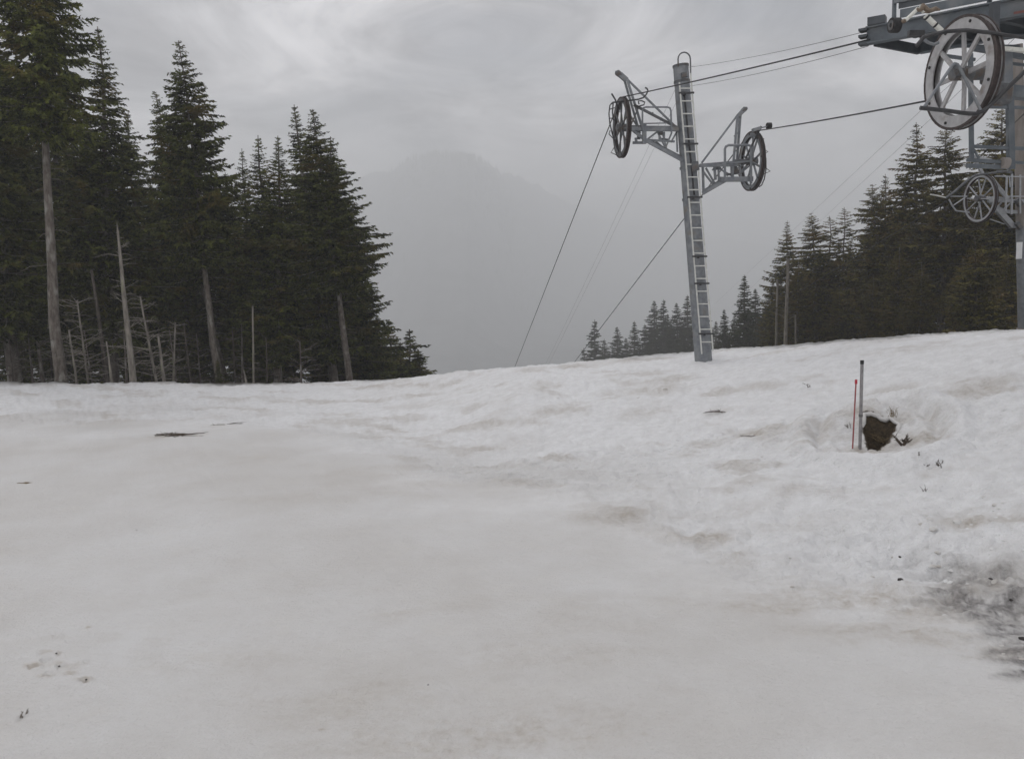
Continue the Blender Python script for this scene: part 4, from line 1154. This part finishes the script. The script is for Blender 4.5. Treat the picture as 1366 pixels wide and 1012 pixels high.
rope('thin_cable', [P(1345, 45, 12.5), P(1228, 148, 22), P(1060, 305, 60), P(955, 404, 130)], .0042, 'faint slanting cable over the right spruces, left one', GRP, 'cable', .0)
rope('thin_cable', [P(1360, 45, 12.5), P(1248, 153, 22), P(1107, 283, 60), P(975, 410, 130)], .0042, 'faint slanting cable over the right spruces, right one', GRP, 'cable', .0)
rope('thin_cable', [P(1300, 216, 24), P(1345, 172, 22), P(1400, 120, 19)], .010, 'short dark cable behind the service frame at the right edge', GRP, 'rope', .0)

# ------------------------------------------------------------------ marker poles, plants and litter on the snow
def on_ground(x, y): return Vector((x, y, float(height(np.array([x]), np.array([y]))[0])))
g1 = ground_ray(1147, 598)
yy = g1.y
mp_ = empty('marker_pole', on_ground(g1.x, g1.y))
tp = P(1150, 481, yy)
MB().tube([g1 - zt * .3, tp], .024, 12).build('pole', M['pole_grey'], mp_, smooth=True)
MB().tube([tp - zt * .05, tp + zt * .005], .027, 12).build('cap', M['rubber'], mp_, smooth=True)
MB().tube([P(1148.2, 554, yy) + Vector((0, 0, -.02)), P(1148.2, 554, yy) + Vector((0, 0, .02))], .03, 12).build('collar', M['galv_dark'], mp_, smooth=True)
tag(mp_, 'grey metal pole with dark top beside the earth hole in the snow', 'pole')
g2 = ground_ray(1136.5, 598)
rp = empty('marker_stake', on_ground(g2.x, g2.y))
tp = P(1142, 507, g2.y)
MB().tube([g2 - zt * .3, tp], .0115, 8).build('stake', M['pole_red'], rp, smooth=True)
MB().tube([tp - zt * .055, tp + zt * .01], .019, 10).build('cap', M['cap_red'], rp, smooth=True)
tag(rp, 'thin red stake with bright red tip left of the grey pole', 'stake')

def sprig(name, px, py, label, cat, n=8, h=.2, spread=.5, r=.006, mat='twig', seed=0, flat=False, group=None):
    """a few bare stalks with side shoots growing out of the snow or lying on it"""
    g = random.Random(seed)
    b = ground_ray(px, py)
    o = empty(name, b)
    for k in range(n):
        an = g.uniform(0, 6.28); l = h * g.uniform(.5, 1.15)
        s = b + Vector((g.gauss(0, h * .18), g.gauss(0, h * .18), -.01))
        e = Vector((math.cos(an) * spread, math.sin(an) * spread, .05 if flat else 1)).normalized()
        if flat: e.y *= .35; s.z += .012; e.normalize()
        mid = s + e * l * .5 + Vector((g.gauss(0, l * .06), 0, 0)); end = s + e * l + Vector((g.gauss(0, l * .12), 0, -.04 * l))
        mb = MB().tube([s, mid, end], [r, r * .8, r * .35], 5)
        for j in range(2):
            q = s.lerp(end, g.uniform(.35, .9)); e2 = (e + Vector((g.gauss(0, .7), g.gauss(0, .3), g.gauss(0, .3)))).normalized()
            mb.tube([q, q + e2 * l * .3], [r * .6, r * .25], 4)
        mb.build('stalk', M[mat], o)
    tag(o, label, cat, group)
    return o
GP = 'plants and twigs in the snow'
sprig('dwarf_shrub', 1205, 593, 'small dark leafless shrub right of the earth hole', 'plant', 12, .20, .9, .011, seed=1, group=GP)
sprig('grass_tuft', 1191, 556, 'thin dry grass blades on the upper right rim of the hole', 'plant', 14, .16, .25, .0035, 'grass_dry', 2, group=GP)
sprig('grass_tuft', 1178, 588, 'yellow dry grass lying in the earth hole', 'plant', 34, .26, 1.6, .004, 'grass_dry', 3, group=GP)
sprig('dwarf_shrub', 1132, 570, 'faint dry stalks left of the red stake', 'plant', 5, .12, .8, .004, 'twig', 4, group=GP)
sprig('dwarf_shrub', 1251, 622, 'small dry sprout in the snow below right of the hole', 'plant', 5, .14, .5, .006, 'twig', 5, group=GP)
sprig('dwarf_shrub', 1236, 622, 'tiny dry sprig left of the small dry sprout', 'plant', 4, .06, .8, .005, 'twig', 6, group=GP)
sprig('dwarf_shrub', 1227, 606, 'single short stalk between shrub and dry sprout', 'plant', 2, .09, .4, .005, 'twig', 7, group=GP)
sprig('dwarf_shrub', 1234, 655, 'pair of tiny stalks on the open snow below the hole', 'plant', 4, .08, .6, .004, 'twig', 8, group=GP)
sprig('fallen_twig', 238, 580, 'dark twigs lying in a streak on the snow, left middle', 'twig', 22, .45, 1.6, .009, 'twig', 9, True, group=GP)
sprig('fallen_twig', 222, 579, 'short dark twig bundle at the left end of the twig streak', 'twig', 10, .22, 1.6, .010, 'twig', 10, True, group=GP)
sprig('fallen_twig', 36, 644, 'brown twig bit lying near the left edge', 'twig', 6, .14, 1.5, .007, 'grass_dry', 11, True, group=GP)
sprig('fallen_twig', 300, 566, 'sparse thin twigs right of the twig streak', 'twig', 6, .30, 1.6, .005, 'twig', 12, True, group=GP)
sprig('fallen_twig', 965, 549, 'thin dark twigs lying on the bank below the pylon', 'twig', 9, .35, 1.6, .006, 'twig', 13, True, group=GP)
sprig('fallen_twig', 1003, 581, 'small dark twig bits on the bank left of the hole', 'twig', 7, .18, 1.5, .006, 'twig', 14, True, group=GP)
sprig('fallen_twig', 1078, 516, 'tiny dark twig high on the bank left of the pole', 'twig', 4, .12, .8, .005, 'twig', 15, group=GP)

def stone(px, py, s, label, seed, flat=.5, mat='stone', name='stone', cat='stone'):
    g = random.Random(seed)
    b = ground_ray(px, py)
    vs, fs = [], []
    for i in range(5):
        ph = -math.pi / 2 + math.pi * (i + .5) / 5
        for k in range(8):
            a = 2 * math.pi * k / 8
            rr = s * g.uniform(.75, 1.2)
            vs.append(b + Vector((math.cos(a) * math.cos(ph) * rr, math.sin(a) * math.cos(ph) * rr, math.sin(ph) * rr * flat + s * flat * .25)))
    for i in range(4):
        for k in range(8):
            fs.append((i * 8 + k, i * 8 + (k + 1) % 8, i * 8 + 8 + (k + 1) % 8, i * 8 + 8 + k))
    fs.append(tuple(range(8))[::-1]); fs.append(tuple(range(32, 40)))
    o = MB().add(vs, fs).build(name, M[mat], None, smooth=True)
    tag(o, label, cat, 'dark stones and clods on the snow')
stone(1201, 773, .035, 'black flat stone at the upper left end of the sooty patch', 1, .45)
stone(1200, 743, .022, 'small dark stone above the black flat stone', 2)
stone(1348, 800, .025, 'dark stone at the right edge of the sooty patch', 3, .4)
stone(1321, 772, .022, 'dark clod in the lumpy snow above the sooty patch', 4, .4)
stone(1364, 852, .03, 'dark clod at the right edge of the photo below the sooty patch', 5, .5)
stone(75, 871, .010, 'topmost dark pebble of the dirty tracks at lower left', 6)
stone(79, 888, .010, 'dark pebble in the middle of the dirty tracks at lower left', 7)
stone(115, 906, .010, 'dark pebble at the lower right end of the dirty tracks', 8)
stone(47, 889, .010, 'brownish pebble at the left end of the dirty tracks', 9, .4, 'brass')
stone(571, 913, .008, 'tiny dark speck alone on the smooth piste, bottom middle', 10)
stone(182, 707, .010, 'tiny dark speck alone on the smooth piste, left', 11)
sprig('fallen_twig', 29, 957, 'short grey stick end poking from the snow at lower left corner', 'twig', 3, .07, .3, .007, 'deadwood', 21, group=GP)

def snow_lumps():
    """loose refrozen lumps on the bank: too many and too small to pick apart"""
    g = random.Random(9)
    mb = MB()
    spots = [(g.uniform(1040, 1366), g.uniform(660, 880)) for _ in range(36)] + [(g.uniform(1240, 1366), g.uniform(660, 780)) for _ in range(26)] + [(g.uniform(560, 1080), g.uniform(500, 720)) for _ in range(16)] + [(g.uniform(860, 1366), 0) for _ in range(14)]
    for px, py in spots:
        if py == 0: py = 640 + (px - 600) * .31 + g.gauss(0, 10)
        if py > 660 + (px - 640) * .31 + 20: continue
        b = ground_ray(px, py)
        s = g.uniform(.010, .032) * (1.3 if px > 1200 else .8) * b.y / 9
        fl = g.uniform(.55, .95); a0 = g.uniform(0, 6)
        vs, fs = [], []
        for i, (cz, cr) in enumerate(((-.6, .7), (-.1, 1.05), (.45, .85), (.85, .4))):
            for k in range(7):
                a = a0 + 2 * math.pi * k / 7; rr = s * cr * g.uniform(.75, 1.25)
                vs.append(b + Vector((math.cos(a) * rr * 1.3, math.sin(a) * rr, cz * s * fl - s * fl * .55)))
        for i in range(3):
            for k in range(7):
                fs.append((i * 7 + k, i * 7 + (k + 1) % 7, i * 7 + 7 + (k + 1) % 7, i * 7 + 7 + k))
        fs.append(tuple(range(21, 28)))
        mb.add(vs, fs)
    o = mb.build('snow_lumps', mat_noise('refrozen_snow', (.60, .595, .58), (.76, .765, .77), 3, rough=.6, coords='World', c3=(.46, .435, .40), s3=2.3, l3=.45, h3=.62), None, smooth=True)
    tag(o, 'loose refrozen snow lumps scattered over the bank', 'snow lumps', kind='stuff')
snow_lumps()

# ------------------------------------------------------------------ the air
def haze():
    m = bpy.data.materials.new('haze_air'); m.use_nodes = True
    t = m.node_tree; t.nodes.clear()
    o = N(t, 'ShaderNodeOutputMaterial'); v = N(t, 'ShaderNodeVolumePrincipled')
    v.inputs['Color'].default_value = (.93, .945, .95, 1)
    v.inputs['Density'].default_value = 0.00105
    v.inputs['Anisotropy'].default_value = 0.1
    t.links.new(v.outputs[0], o.inputs['Volume'])
    me = bpy.data.meshes.new('haze')
    lo, hi = -330.0, HILL.z + 45
    me.from_pydata([(x, y, z) for z in (lo, hi) for x, y in ((-5300, -5300), (5300, -5300), (5300, 5300), (-5300, 5300))], [],
                   [(3, 2, 1, 0), (4, 5, 6, 7), (0, 1, 5, 4), (1, 2, 6, 5), (2, 3, 7, 6), (3, 0, 4, 7)])
    me.materials.append(m)
    ob = bpy.data.objects.new('haze', me); COL.objects.link(ob)
    tag(ob, 'grey valley fog and damp air', 'haze', kind='stuff')
haze()
